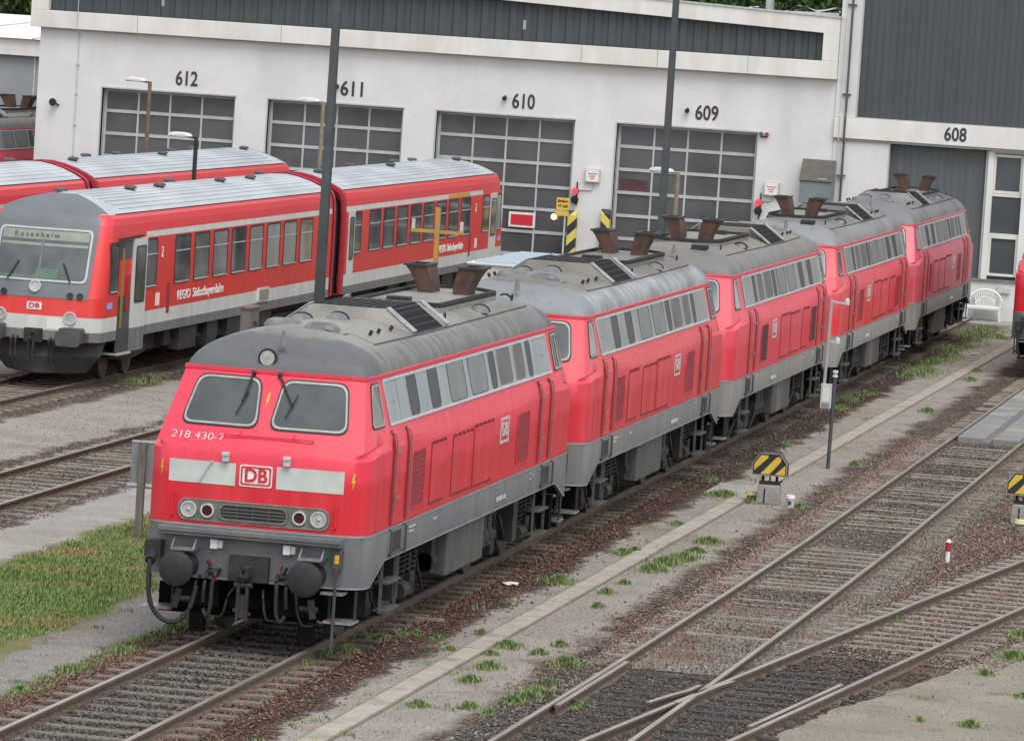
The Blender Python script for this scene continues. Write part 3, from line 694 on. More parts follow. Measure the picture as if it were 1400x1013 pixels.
    for x, y, L in ((-.38, 3.25, .27), (.27, 2.8, .25)):
        mb = MB(); z = roof_z(x)-.03
        ring = rrect(x-L, x+L, y-.2, y+.2, .19, 5)
        mb.loft([[(u, v, z-.04) for u, v in ring], [(u, v, z+.03) for u, v in ring], [(u, v, z+.085) for u, v in inset(ring, .04)], [(u, v, z+.115) for u, v in inset(ring, .12)]], True)
        mb.build('air_pod', MATS['roof_fitting'], root, smooth=50)
    for q in ((-.25, .1, 9.1, 9.35, 4.22, 4.31), (-.62, -.3, 14.0, 14.3, 4.08, 4.2)): mb = MB(); mb.box(*q); mb.build('roof_box', darkiron, root, bevel=.01)
    for flip in (False, True):
        T = rearize if flip else (lambda f: f)
        F = T(fr)
        def pt(x, y, z): return (-x, LEN-y, z) if flip else (x, y, z)
        def bx(mb, x0, x1, y0, y1, z0, z1):
            a, b = pt(x0, y0, z0), pt(x1, y1, z1); mb.box(min(a[0], b[0]), max(a[0], b[0]), min(a[1], b[1]), max(a[1], b[1]), z0, z1)
        mb = MB(); mb.cyl(pt(.04, 1.55, 4.0), pt(.04, 1.55, 4.13), .05, .04, 10); mb.cyl(pt(.04, 1.55, 4.11), pt(.04, 1.55, 4.2), .03, .025, 10); mb.build('whistle', MATS['roof_fitting'], root)
        # top lamp
        mb = MB(); mb.cyl(pt(-.13, 1.42, 3.83), pt(-.13, 1.75, 3.83), .135, .12, 18); tl = mb.build('top_lamp', roofm, root, smooth=40)
        mb = MB(); mb.cyl(pt(-.13, 1.395, 3.83), pt(-.13, 1.43, 3.83), .125, .13, 18, False); mb.cyl(pt(-.13, 1.40, 3.83), pt(-.13, 1.42, 3.83), .125, .125, 18); mb.cyl(pt(-.13, 1.385, 3.83), pt(-.13, 1.4, 3.83), .125, .125, 18, False); mb.build('lamp_rim', black, tl, smooth=40)
        mb = MB(); mb.cyl(pt(-.13, 1.38, 3.83), pt(-.13, 1.41, 3.83), .10, .10, 18); mb.build('lamp_lens', lampglass, tl)
        # windscreens
        for s in (-1, 1):
            q = [(s*.09, 2.93), (s*1.14, 2.93), (s*1.02, 3.55), (s*.16, 3.55)]
            if s < 0: q = q[::-1]
            o = subdiv(roundpoly(q, .14, 5))
            mb = MB(); mb.ring(inset(o, -.022), inset(o, .012), F, -.01, .012); mb.mi(1).ring(inset(o, 0), inset(o, .026), F, .0, .02)
            w = mb.build('windscreen', [black, MATS['screen_frame']], root, smooth=30)
            mb = MB(); mb.skin(inset(o, .018), F, .008); mb.build('pane', MATS['screen_glass'], w, smooth=60)
            mb = MB(); mb.bar(F(s*.18-.1, 3.60, .05), F(s*.34, 3.22, .06), .026, .02); mb.bar(F(s*.34-.06, 3.06, .04), F(s*.34+.05, 3.36, .045), .014, .014); mb.cyl(F(s*.18-.1, 3.60, 0), F(s*.18-.1, 3.60, .08), .03, n=8)
            mb.build('wiper', black, root)
            # pale warning stripe panel, bolts, lamps over the stripe
            mb = MB(); x0, x1 = (.28, 1.2) if s > 0 else (-1.2, -.28)
            for i in range(6):
                a, b = x0+(x1-x0)*i/6, x0+(x1-x0)*(i+1)/6
                mb.add([F(a, 2.155, .006), F(b, 2.155, .006), F(b, 2.455, .006), F(a, 2.455, .006)], [(0, 1, 2, 3)])
            mb.build('front_stripe', stripe, root)
            bolt = [(.0, .14), (.055, .14), (.02, .03), (.06, .03), (-.02, -.14), (.005, -.015), (-.035, -.015)]
            mb = MB(); cx = s*1.31; mb.prism([(cx+u*.55, 2.32+v*.85) for u, v in bolt], F, .004, .01); mb.build('warning_bolt', yellow, root)
            mb = MB(); a = F(s*.42, 2.50, .05); bx(mb, s*.42-.045, s*.42+.045, .55, .64, 2.47, 2.57); bx(mb, s*.42-.05, s*.42+.05, .53, .63, 2.55, 2.60); mb.build('marker_lamp', palegrey, root, bevel=.01)
            mb = MB(); mb.tube([F(s*1.12, 1.68, .0), F(s*1.12, 1.70, .06), F(s*1.12, 1.98, .06), F(s*1.12, 2.0, .0)], .014, 6); mb.build('hand_hold', red, root)
        mb = MB(); mb.prism([(-.02+u*.55, 3.28+v*.7) for u, v in bolt], F, .004, .01); mb.build('warning_bolt', yellow, root)
        mb = MB(); mb.bar(F(-.62, 2.46, .035), F(-.78, 2.17, .035), .018, .018); mb.bar(F(-.62, 2.46, .035), F(-.58, 2.47, .035), .018, .018); mb.build('socket_lever', palegrey, root)
        mb = MB(); mb.tube([F(-.5, 2.80, .0), F(-.5, 2.80, .05), F(.72, 2.80, .05), F(.72, 2.80, 0)], .012, 6); mb.tube([F(.45, 2.80, .05), F(.45, 2.88, .0)], .01, 5); mb.tube([F(-.28, 2.80, .05), F(-.28, 2.88, .0)], .01, 5); mb.build('grab_rail', red, root)
        # emblem
        o = rrect(-.225, .225, 2.16, 2.45, .035)
        mb = MB(); mb.prism(o, F, .0, .008); em = mb.build('emblem', white, root)
        mb = MB(); mb.ring(inset(o, .018), inset(o, .042), F, .006, .011); mb.build('emblem_border', letterr, em)
        p = F(0, 2.305, .013); q = F(.1, 2.305, .013); right = Vector(q)-Vector(p)
        lettering('emblem_letters', 'DB', .255, letterr, p, right, (0, 0, 1), em, bold=.006, fit=.31)
        if number and not flip:
            p = F(-.86, 2.765, .012); right = Vector(F(-.8, 2.765, .012))-Vector(F(-.92, 2.765, .012)); up = Vector(F(-.86, 2.82, .012))-Vector(F(-.86, 2.72, .012))
            lettering('fleet_number', number, .165, letterw, p, right, up, root, fit=.74, bold=-.004)
        # headlamp bar
        o = rrect(-1.04, 1.04, 1.655, 1.945, .145, 6)
        mb = MB(); mb.prism(o, F, -.02, .03); mb.mi(1).ring(o, inset(o, .012), F, .028, .036)
        hb = mb.build('lamp_bar', [olive, steel], root, smooth=30)
        mb = MB(); og = rrect(-.46, .46, 1.70, 1.90, .10, 5); mb.ring(inset(og, -.015), inset(og, .01), F, .03, .045); mb.mi(1).prism(og, F, .0, .033)
        mb.mi(0)
        for z in (1.755, 1.80, 1.845): mb.bar(F(-.44, z, .045), F(.44, z, .045), .010, .010)
        for x in (-.22, 0, .22): mb.bar(F(x, 1.71, .04), F(x, 1.89, .04), .006, .006)
        mb.build('horn_grille', [olive, black], hb)
        for x, nm, g, r in ((-.89, 'headlight', lampglass, .11), (.89, 'headlight', lampglass, .11), (-.63, 'tail_light', lampred, .095), (.63, 'tail_light', lampred, .095)):
            circ = [(x+r*math.cos(a), 1.80+r*math.sin(a)) for a in np.linspace(0, 2*PI, 20, False)]
            mb = MB(); mb.ring(circ, inset(circ, .022), F, .02, .055); mb.mi(1).prism(inset(circ, .02), F, .02, .04)
            if nm == 'headlight': mb.mi(0).cyl(F(x, 1.80, .03), F(x, 1.80, .075), .03, .012, 10)
            mb.build(nm, [alu if nm == 'headlight' else palegrey, g], hb, smooth=40)
        # buffer beam lip, buffers, coupling
        mb = MB(); bx(mb, -1.25, 1.25, .42, .66, 1.50, 1.575); bx(mb, -1.25, 1.25, .44, .66, 1.46, 1.50); mb.build('beam_lip', framem, root, bevel=.015)
        for s in (-1, 1):
            mb = MB(); mb.cyl(pt(s*.875, .66, 1.05), pt(s*.875, .2, 1.05), .12, .11, 16); mb.cyl(pt(s*.875, .66, 1.05), pt(s*.875, .45, 1.05), .17, .15, 16); mb.cyl(pt(s*.875, .09, 1.05), pt(s*.875, .04, 1.05), .235, .23, 28); mb.cyl(pt(s*.875, .04, 1.05), pt(s*.875, .0, 1.05), .23, .15, 28)
            b = mb.build('buffer', darkiron, root, smooth=35)
            mb = MB(); bx(mb, s*.875-.16, s*.875+.16, .3, .62, 1.275, 1.30); mb.bar(pt(s*.875-.15, .6, 1.5), pt(s*.875-.15, .32, 1.29), .02); mb.bar(pt(s*.875+.15, .6, 1.5), pt(s*.875+.15, .32, 1.29), .02); mb.build('buffer_step', steel, b)
            mb = MB(); bx(mb, s*.5-.05, s*.5+.05, .52, .62, 1.30, 1.43); bx(mb, s*.5-.06+.06, s*.5+.11, .56, .64, 1.31, 1.42); mb.build('socket_box', white, root, bevel=.012)
            # hoses and cocks
            mb = MB()
            mb.tube(curve([pt(s*.42, .62, 1.02), pt(s*.42, .42, 1.0), pt(s*.44, .34, .85), pt(s*.45, .34, .55), pt(s*.5, .36, .42), pt(s*.56, .4, .5)]), .028, 8)
            mb.tube(curve([pt(s*.55, .62, 1.0), pt(s*.55, .46, .98), pt(s*.56, .38, .8), pt(s*.57, .4, .6)]), .025, 8); mb.tube(curve([pt(s*.66, .6, .92), pt(s*.68, .45, .9), pt(s*.72, .4, .6), pt(s*.8, .42, .4), pt(s*.9, .6, .38)]), .018, 6); mb.tube(curve([pt(s*.2, .6, .8), pt(s*.24, .45, .7), pt(s*.3, .42, .45), pt(s*.42, .5, .4)]), .016, 6)
            mb.cyl(pt(s*.55, .5, 1.0), pt(s*.4, .5, 1.0), .05, n=8); mb.bar(pt(s*.5, .45, 1.05), pt(s*.55, .42, 1.15), .03); mb.bar(pt(s*.9, .4, .75), pt(s*.95, .38, .5), .08, .06); mb.cyl(pt(s*.75, .4, .62), pt(s*1.0, .4, .62), .04, n=8)
            mb.build('brake_hose', darkiron, root, smooth=40)
            for q in ((pt(s*.47, .40, 1.1), pt(s*.5, .36, 1.18), .022), (pt(s*.4, .40, .9), pt(s*.42, .36, .98), .022), (pt(s*1.0, .42, .47), pt(s*1.07, .42, .45), .026)): mb = MB(); mb.bar(*q); mb.build('cock_handle', MATS['handle_red'], root)
            # shunter's steps below the beam
            mb = MB(); bx(mb, min(s*1.05, s*1.45), max(s*1.05, s*1.45), .5, .95, .44, .47); bx(mb, min(s*1.0, s*1.3), max(s*1.0, s*1.3), .5, .8, .82, .85)
            mb.mi(1).bar(pt(s*1.08, .75, .9), pt(s*1.08, .75, .44), .03); mb.bar(pt(s*1.42, .8, .9), pt(s*1.42, .8, .44), .03)
            mb.build('shunter_step', [steel, darkiron], root)
        mb = MB(); bx(mb, -.27, .27, .5, .66, .90, 1.24); bx(mb, -.07, .07, .2, .5, .98, 1.12); mb.tube([pt(-.0, .22, 1.08), pt(0, .1, 1.12), pt(0, .06, 1.02), pt(0, .14, .94)], .04, 8)
        mb.cyl(pt(-.12, .28, .88), pt(.12, .28, .88), .035, n=8); mb.bar(pt(-.06, .28, .9), pt(-.06, .28, .4), .04, .06); mb.bar(pt(.06, .28, .9), pt(.06, .28, .4), .04, .06); mb.cyl(pt(0, .28, .75), pt(0, .28, .45), .05, n=8); mb.bar(pt(-.12, .28, .55), pt(.12, .28, .5), .04); mb.build('coupling_hook', underf, root, smooth=35)
        # control cable on the west corner, lamp bracket on the east corner
        mb = MB(); bx(mb, -1.42, -1.2, .42, .62, 1.14, 1.36); mb.cyl(pt(-1.31, .5, 1.2), pt(-1.30, .3, 1.1), .07, n=10); mb.tube(curve([pt(-1.30, .3, 1.12), pt(-1.30, .26, .9), pt(-1.27, .26, .62), pt(-1.18, .27, .42), pt(-1.02, .3, .31), pt(-.86, .34, .34), pt(-.74, .38, .5), pt(-.68, .45, .8)]), .032, 8); mb.build('control_cable', darkiron, root, smooth=40)
        mb = MB(); bx(mb, 1.14, 1.26, .5, .62, 1.16, 1.42); mb.bar(pt(1.2, .5, 1.2), pt(1.2, .46, .05), .036, .036); mb.mi(1); bx(mb, 1.17, 1.23, .49, .51, 1.24, 1.36); mb.build('induction_bar', [MATS['ladder_grey'], yellow], root, bevel=.006)
        # front rail guard and dark under-beam
        mb = MB(); bx(mb, -1.35, 1.35, 1.05, 1.3, .35, .9); bx(mb, -.95, -.45, .75, 1.1, .5, .85); bx(mb, .35, .75, .8, 1.1, .45, .8); mb.cyl(pt(-.3, .85, .55), pt(.25, .85, .6), .09, n=10); bx(mb, -.85, -.65, .8, .95, .14, .4); bx(mb, .65, .85, .8, .95, .14, .4); mb.build('rail_guard', MATS['guard_black'], root)
        # cab side windows: half-turn symmetric (narrow on one flank, wide sliding one on the other)
        for s, (ya, yb) in ((1, (1.42, 1.90)), (-1, (1.42, 2.10))):
            G = T(sd_(s)); q = [(ya-.12, 3.0), (yb, 3.0), (yb, 3.56), (ya+.10, 3.56)]; o = roundpoly(q, .08, 4)
            mb = MB(); mb.ring(inset(o, -.02), inset(o, .01), G, -.01, .012); mb.mi(1).ring(o, inset(o, .028), G, 0, .016)
            if s < 0:
                for t in (.38, .68): mb.bar(G(ya-.1+(yb-ya+.1)*t, 3.03, .006), G(ya+.1+(yb-ya-.1)*t, 3.53, .006), .022, .012)
            w = mb.build('cab_window', [black, MATS['screen_frame']], root, smooth=30)
            mb = MB(); mb.prism(inset(o, .03), G, -.02, .006); mb.build('pane', glass, w)
    # ---- flanks
    for s in (1, -1):
        G = sd_(s)
        for y0, y1 in ((2.2, 3.1), (12.8, 13.66)):                   # entrance doors with recessed handrails
            mb = MB(); ZL = (1.64, 2.5, 2.6, 2.68, 2.76, 2.84, 2.92); o = [(y0, z) for z in ZL[::-1]]+[(y1, z) for z in ZL]
            mb.ring(inset(o, -.012), inset(o, .008), G, -.01, .012); d = mb.build('cab_door', mt[0], root)
            mb = MB(); mb = None
            for ya in (y0-.01, y1+.01):
                mb = MB(); [mb.prism([(ya-.06, a), (ya+.05, a), (ya+.05, b), (ya-.06, b)], G, .0, .014) for a, b in zip(ZL, ZL[1:])]; mb.build('rail_recess', MATS['door_recess_red'], d)
            for y in (y0-.02, y1+.02):
                mb = MB(); mb.tube([G(y, 1.70, .0), G(y, 1.70, .05), G(y, 2.6, .05), G(y, 2.78, .05), G(y, 2.86, .05), G(y, 2.90, .0)], .013, 6); mb.build('handrail', MATS['handrail_red'], root)
            mb = MB(); mb.bar(G(y0+.12, 2.62, .03), G(y0+.3, 2.62, .03), .03); mb.bar(G(y0+.12, 2.0, .03), G(y0+.3, 2.0, .03), .03); mb.build('door_handle', steel, d)
        # engine room window band
        o = [(2.2, 2.975), (13.95, 2.975), (13.88, 3.60), (2.15, 3.60)]
        mb = MB()
        def strip(a, b, z0, z1, off):
            mb.add([G(a, z0, off), G(b, z0, off), G(b, z1, off), G(a, z1, off)], [(0, 1, 2, 3)])
        strip(2.2, 13.95, 2.975, 3.605, .008); mb.mi(1)
        mb.ring(o, inset(o, .035), G, .0, .02); mb.mi(2); strip(2.9, 2.91, 2.99, 3.59, .012); strip(13.0, 13.01, 2.99, 3.59, .012); strip(2.35, 2.75, 3.27, 3.275, .012); strip(13.2, 13.6, 3.27, 3.275, .012)
        band = mb.build('window_band', [silver, alu, black], root)
        for a, b, k in ((3.58, 4.15, 0), (4.96, 5.57, 0), (6.28, 7.42, 1), (7.76, 8.96, 1), (9.28, 9.68, 0), (9.86, 10.92, 2), (11.15, 11.92, 2), (12.2, 12.52, 0)):
            o = rrect(a, b, 3.02, 3.575, .13)
            mb = MB(); mb.ring(inset(o, -.012), inset(o, .008), G, .008, .018); mb.mi(1).prism(o, G, .0, .014)
            mb.build('engine_window', [MATS['seal_grey'] if k != 2 else MATS['screen_frame'], MATS['engine_dark'] if k == 0 else (enginepane if k == 1 else MATS['engine_smoke'])], band)
        # grilles and hatches
        for a, b, z0, z1, k in ((3.35, 4.25, 1.74, 2.56, 1), (4.66, 5.62, 1.71, 2.56, 0), (6.14, 7.52, 1.70, 2.55, 0), (7.66, 9.05, 1.69, 2.58, 0), (10.98, 11.95, 1.74, 2.55, 1)):
            if k:
                o = rrect(a, b, z0, z1, .07); mb = MB(); mb.ring(o, inset(o, .03), G, .0, .014); mb.mi(1).prism(o, G, .0, .005)
                for i in range(12): zz = z0+.05+(z1-z0-.1)*i/11; mb.bar(G(a+.04, zz, .008), G(b-.04, zz, .008), .012, .018)
                mb.build('air_grille', [red, MATS['grille_red']], root)
            else:
                o = [(a, z0), (b, z0), (b, z1), (a, z1)]; mb = MB(); mb.prism(inset(o, .015), G, .0, .016); mb.mi(1).ring(inset(o, -.02), inset(o, .018), G, -.01, .010)
                for i in range(5): y = a+.1+(b-a-.2)*i/4; mb.bar(G(y, z1-.02, .014), G(y, z1+.03, .014), .03, .02)
                mb.build('side_hatch', [MATS['hatch_red'] if mt[0].name.endswith('c') else red, MATS['door_recess_red']], root, bevel=.005)
        o = [(9.66, 2.17), (10.3, 2.17), (10.3, 2.56), (9.66, 2.56)]
        mb = MB(); mb.ring(o, inset(o, .04), G, .0, .006); em = mb.build('side_emblem', stripe, root)
        p = Vector(G(9.98, 2.365, .006)); lettering('emblem_letters', 'DB', .30, stripe, p, (0, s, 0), (0, 0, 1), em, bold=.004, fit=.44)
        # frame lettering
        p = Vector(G(9.9, 1.33, .025)); lettering('frame_lettering', '92 80 1218  D-DB', .10, stripe, p, (0, s, 0), (0, 0, 1), root)
        mb = MB()
        for y, z, w in ((3.4, 1.48, .42), (3.4, 1.42, .3), (5.0, 1.45, .25), (2.5, 1.40, .1), (12.2, 1.5, .1), (12.2, 1.42, .1), (12.45, 1.46, .06)): mb.box(*sorted((s*1.531, s*1.535)), y, y+w, z, z+.025)
        mb.build('stencil_mark', stripe, root)
        # steps under each door
        for y0, y1 in ((2.08, 3.08), (13.32-.3, 14.32-.3)):
            mb = MB()
            for y in (y0+.05, y1-.05):
                mb.tube([(s*1.55, y, 1.20), (s*1.57, y, 1.24), (s*1.57, y, 1.56), (s*1.53, y, 1.58)], .017, 6)
                mb.mi(2).bar((s*1.46, y, 1.2), (s*1.46, y, .42), .04, .02); mb.mi(0)
            mb.mi(1).prism([(y0+.2, 1.25), (y1-.2, 1.25), (y1-.2, 1.52), (y0+.2, 1.52)], lambda u, v, w: (s*w, u, v), 1.50, 1.537)
            mb.mi(2)
            for z in (1.22, .82, .44): mb.box(*sorted((s*1.36, s*1.55)), y0+.1, y1-.1, z, z+.03)
            mb.build('cab_step', [MATS['ladder_grey'], black, MATS['ladder_tread']], root)
        # fuel tank flank
        mb = MB(); mb.box(*sorted((s*.9, s*1.46)), 6.5, 9.15, .48, 1.16); mb.build('fuel_tank', MATS['tank_grey'], root, bevel=.03)
    # ---- frame skirt following the plan outline
    def zbot(y):
        y = min(y, LEN-y)
        if y < 1.1: return .90
        if y < 1.95: return .90+(y-1.1)/.85*.28
        return 1.18
    h = half_front(ZB); hw = 1.525
    def arc(h): return h+[(hw, y) for y in (1.1, 1.3, 1.5, 1.7, 1.95, 3, 8.2)]
    h = [(x*1.003, y-.005) for x, y in h]
    right = arc(h); right = right+[(x, LEN-y) for x, y in reversed(right[:-1])]
    full = right+[(-x, y) for x, y in reversed(right[1:-1])]
    mb = MB(); inn = [(x*.96, 8.2+(y-8.2)*.99) for x, y in full]
    mb.loft([[(x, y, zbot(y)) for x, y in inn], [(x, y, zbot(y)) for x, y in full], [(x, y, ZB-.012) for x, y in full], [(x, y, ZB+.02) for x, y in outline_like(full)]])
    fk = mb.build('frame_skirt', framem, root, smooth=35)
    mb = MB(); e = [(x*1.004, 8.2+(y-8.2)*1.0006) for x, y in full]
    mb.loft([[(x, y, zbot(y)-.012) for x, y in e], [(x, y, zbot(y)+.012) for x, y in e]]); mb.loft([[(x, y, ZB-.02) for x, y in e], [(x, y, ZB+.008) for x, y in e]])
    mb.build('skirt_edge', MATS['skirt_edge_grey'], fk)
    # ---- running gear
    mb = MB(); mb.box(-1.3, 1.3, 1.0, LEN-1.0, 1.1, 1.58); mb.box(-.75, .75, 1.2, LEN-1.2, .38, 1.2); mb.box(-1.0, 1.0, 5.9, 10.4, .4, 1.2)  # underframe core kept as solid boxes, added to block light
    for y in (6.15, 9.5, 9.9, 10.3):
        for s in (-1, 1): mb.box(*sorted((s*.9, s*1.3)), y, y+.28, .55, 1.2); mb.cyl((s*1.2, y, .7), (s*1.2, y+.5, .7), .14, n=10)
    mb.build('underframe', underf, root)
    for yc in (LEN/2-4.3, LEN/2+4.3):
        mb = MB()
        for s in (-1, 1):
            prof = [(yc-2.0, .72), (yc-2.0, .9), (yc-.9, .98), (yc-.6, .85), (yc+.6, .85), (yc+.9, .98), (yc+2.0, .9), (yc+2.0, .72), (yc+.5, .62), (yc-.5, .62)]
            mb.prism(prof, lambda u, v, w: (s*w, u, v), 1.02, 1.14)
            for dy in (-1.4, 1.4): mb.box(*sorted((s*1.0, s*1.22)), yc+dy-.17, yc+dy+.17, .34, .68); mb.bar((s*1.2, yc+dy*.7, .9), (s*1.2, yc+dy*.35, .5), .06)
            mb.box(*sorted((s*1.1, s*1.35)), yc-.5, yc-.15, .45, 1.1); mb.cyl((s*1.25, yc+.2, .5), (s*1.25, yc+.6, .5), .13, n=10)
            mb.tube([(s*1.3, yc-1.9, 1.0), (s*1.32, yc-1.7, .6), (s*1.3, yc-1.2, .35)], .025, 6); mb.tube([(s*1.3, yc+1.0, 1.1), (s*1.34, yc+1.2, .7), (s*1.3, yc+1.7, .4)], .025, 6)
        mb.box(-1.06, 1.06, yc-.3, yc+.3, .66, .86); mb.box(-1.06, 1.06, yc-2.0, yc-1.9, .74, .86); mb.box(-1.06, 1.06, yc+1.9, yc+2.0, .74, .86)
        bg = mb.build('bogie', darkiron, root)
        for dy in (-1.4, 1.4):
            mb = MB()
            for s in (-1, 1):
                ring = lambda r, x: [(s*x, yc+dy+r*math.cos(a), .5+r*math.sin(a)) for a in np.linspace(0, 2*PI, 28, False)]
                mb.loft([ring(.5, .70), ring(.5, .84), ring(.44, .845), ring(.40, .80), ring(.15, .83), ring(.12, .95)], True)
            mb.cyl((-.8, yc+dy, .5), (.8, yc+dy, .5), .09, n=10); mb.build('wheelset', wheelm, bg, smooth=30)
        for s in (-1, 1):
            mb = MB()
            for dy in (-.55, -.2, .15, .5):
                mb.tube([(s*1.24+.08*math.cos(t), yc+dy+.55+.08*math.sin(t), .72+t*.011) for t in np.linspace(0, 2*PI*5, 60)], .018, 5)
            mb.build('coil_spring', underf, bg)
def outline_like(full): return [(x*.99, 8.2+(y-8.2)*.997) for x, y in full]
mat('door_recess_red', (.20, .012, .022), (.14, .012, .018), rough=.6, scale=5)
mat('grille_red', (.33, .016, .032), (.25, .014, .026), rough=.6, scale=6)
mat('hatch_red', (.5, .02, .03), (.42, .02, .03), rough=.5, scale=3)
mat('engine_dark', (.026, .033, .037), (.038, .045, .05), rough=.5, scale=3)
mat('engine_smoke', (.075, .078, .08), (.105, .11, .11), rough=.5, scale=3)
mat('screen_glass', (.035, .04, .042), (.075, .085, .088), rough=.10, scale=1.3, spec=.6, lo=.3, hi=.7)
mat('handle_red', (.28, .02, .025), (.2, .03, .03), rough=.6, scale=9)
mat('seal_grey', (.055, .06, .063), rough=.6)
mat('grille_dark', (.085, .022, .025), (.05, .02, .02), rough=.7, scale=6)
mat('screen_frame', (.33, .34, .33), (.25, .26, .25), rough=.5, scale=6)
mat('handrail_red', (.36, .06, .06), (.3, .12, .12), rough=.5, scale=6)
mat('roof_fitting', (.17, .175, .175), (.10, .105, .11), rough=.55, scale=5)
mat('roof_fitting_pale', (.34, .35, .35), (.22, .23, .23), rough=.55, scale=5)
mat('skirt_edge_grey', (.26, .275, .285), (.2, .21, .215), rough=.5, scale=4)
mat('ladder_grey', (.06, .06, .057), (.035, .035, .033), rough=.6, scale=5)
mat('ladder_tread', (.09, .09, .085), (.05, .05, .047), rough=.6, scale=6)
mat('guard_black', (.004, .004, .004), (.010, .009, .008), rough=.95, scale=4, spec=.1)
mat('tank_grey', (.07, .07, .063), (.042, .04, .036), rough=.7, scale=2, streak=(2, 2, .4), dirt=(.16, .15, .13), dlo=.5, dhi=.8)
def roof_mat(name, low, low2, top, dirt, nose):
    m, n, l, b = nmat(name); b.inputs['Roughness'].default_value = .6
    tc = n.new('ShaderNodeTexCoord'); sx = n.new('ShaderNodeSeparateXYZ'); l.new(tc.outputs['Object'], sx.inputs[0])
    def noise(sc, st, d=8):
        mp = n.new('ShaderNodeMapping'); mp.inputs['Scale'].default_value = st; l.new(tc.outputs['Object'], mp.inputs[0])
        t = n.new('ShaderNodeTexNoise'); t.inputs['Scale'].default_value = sc; t.inputs['Detail'].default_value = d; l.new(mp.outputs[0], t.inputs['Vector']); return t.outputs['Fac']
    def rng(f, a, c, hi=1):
        r = n.new('ShaderNodeMapRange'); r.inputs[1].default_value = a; r.inputs[2].default_value = c; r.inputs[4].default_value = hi; l.new(f, r.inputs[0]); return r.outputs[0]
    def mix(f, a, c):
        x = n.new('ShaderNodeMix'); x.data_type = 'RGBA'; l.new(f, x.inputs[0])
        for i, q in ((6, a), (7, c)):
            if isinstance(q, tuple): x.inputs[i].default_value = (*q, 1)
            else: l.new(q, x.inputs[i])
        return x.outputs[2]
    c = mix(rng(noise(2.2, (.5, 2.4, .8)), .36, .66), low, low2)                 # wash marks run down the roof flank
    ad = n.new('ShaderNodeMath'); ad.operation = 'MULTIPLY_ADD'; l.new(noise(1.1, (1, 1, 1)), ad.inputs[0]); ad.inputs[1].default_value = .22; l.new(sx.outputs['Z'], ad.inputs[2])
    c = mix(rng(ad.outputs[0], 4.04, 4.16), c, top)  # own tone on top: weathered panels, with some top light painted in
    c = mix(rng(noise(1.3, (1, .5, 1)), .48, .70, .8), c, dirt)
    dy = n.new('ShaderNodeMath'); dy.operation = 'SUBTRACT'; l.new(sx.outputs['Y'], dy.inputs[0]); dy.inputs[1].default_value = 8.2
    ab = n.new('ShaderNodeMath'); ab.operation = 'ABSOLUTE'; l.new(dy.outputs[0], ab.inputs[0])
    a2 = n.new('ShaderNodeMath'); a2.operation = 'MULTIPLY_ADD'; l.new(noise(2.2, (1, 1, 1)), a2.inputs[0]); a2.inputs[1].default_value = .7; l.new(ab.outputs[0], a2.inputs[2])
    c = mix(rng(a2.outputs[0], 6.32, 6.45, .85), c, nose)                       # separately painted cab roof ends
    c = mix(rng(noise(5.5, (1, 1, 1)), .58, .75, .45), c, tuple(q*.45 for q in low2))
    l.new(c, b.inputs['Base Color']); MATS[name] = m; return m
def mats_for(k, low, high, fade, roofc, frc, silv, amt=.5):
    red = paint2('red_paint_'+k, low, high, 2.28, .06, fade, amt=amt)
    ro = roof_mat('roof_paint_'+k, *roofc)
    fm = mat('frame_paint_'+k, frc[0], frc[1], rough=.6, scale=1.5, streak=(2.5, 2.5, .5), detail=7, lo=.35, hi=.7, dirt=frc[2], dscale=1.0, dlo=.5, dhi=.75, damt=.6)
    si = mat('silver_band_'+k, silv[0], silv[1], rough=.4, scale=2.2, streak=(2, 2, .4))
    return red, ro, fm, si
LM = [
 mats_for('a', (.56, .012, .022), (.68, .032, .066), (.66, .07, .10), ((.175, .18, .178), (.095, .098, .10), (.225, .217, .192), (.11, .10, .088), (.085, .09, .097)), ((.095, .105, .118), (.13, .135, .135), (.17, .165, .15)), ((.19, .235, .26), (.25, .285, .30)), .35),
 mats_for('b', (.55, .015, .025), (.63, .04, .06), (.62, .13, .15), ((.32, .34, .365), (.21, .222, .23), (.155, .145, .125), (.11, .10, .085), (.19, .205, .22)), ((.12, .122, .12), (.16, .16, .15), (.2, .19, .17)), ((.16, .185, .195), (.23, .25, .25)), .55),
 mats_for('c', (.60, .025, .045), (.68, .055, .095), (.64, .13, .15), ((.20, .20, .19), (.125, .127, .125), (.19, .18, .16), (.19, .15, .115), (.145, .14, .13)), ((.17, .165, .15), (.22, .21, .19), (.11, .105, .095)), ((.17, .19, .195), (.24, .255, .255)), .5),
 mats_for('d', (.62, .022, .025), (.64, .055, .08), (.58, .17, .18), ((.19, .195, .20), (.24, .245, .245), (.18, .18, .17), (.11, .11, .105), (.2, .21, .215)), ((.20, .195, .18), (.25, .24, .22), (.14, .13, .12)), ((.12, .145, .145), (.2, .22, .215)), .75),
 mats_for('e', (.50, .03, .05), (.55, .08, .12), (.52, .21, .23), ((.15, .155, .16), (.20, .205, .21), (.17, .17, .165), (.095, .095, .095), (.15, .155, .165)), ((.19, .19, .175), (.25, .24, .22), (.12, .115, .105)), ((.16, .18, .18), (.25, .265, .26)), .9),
]
L0 = 'red diesel locomotives'
loco = thing('diesel_locomotive', 'front diesel locomotive with 218 430-7 on its nose, nearest of the coupled row', 'locomotive', (0, 0, 0), 0, L0)
make_loco(loco, LM[0], '218 430-7')
def remat(root, mt):
    mp = {a.name: b for a, b in zip(LM[0], mt)}
    if mt is LM[2]: mp['grille_red'] = MATS['grille_dark']
    for o in walk(root):
        if o.type != 'MESH': continue
        for sl in o.material_slots:
            if sl.material and sl.material.name in mp:
                nm = mp[sl.material.name]; sl.link = 'OBJECT'; sl.material = nm
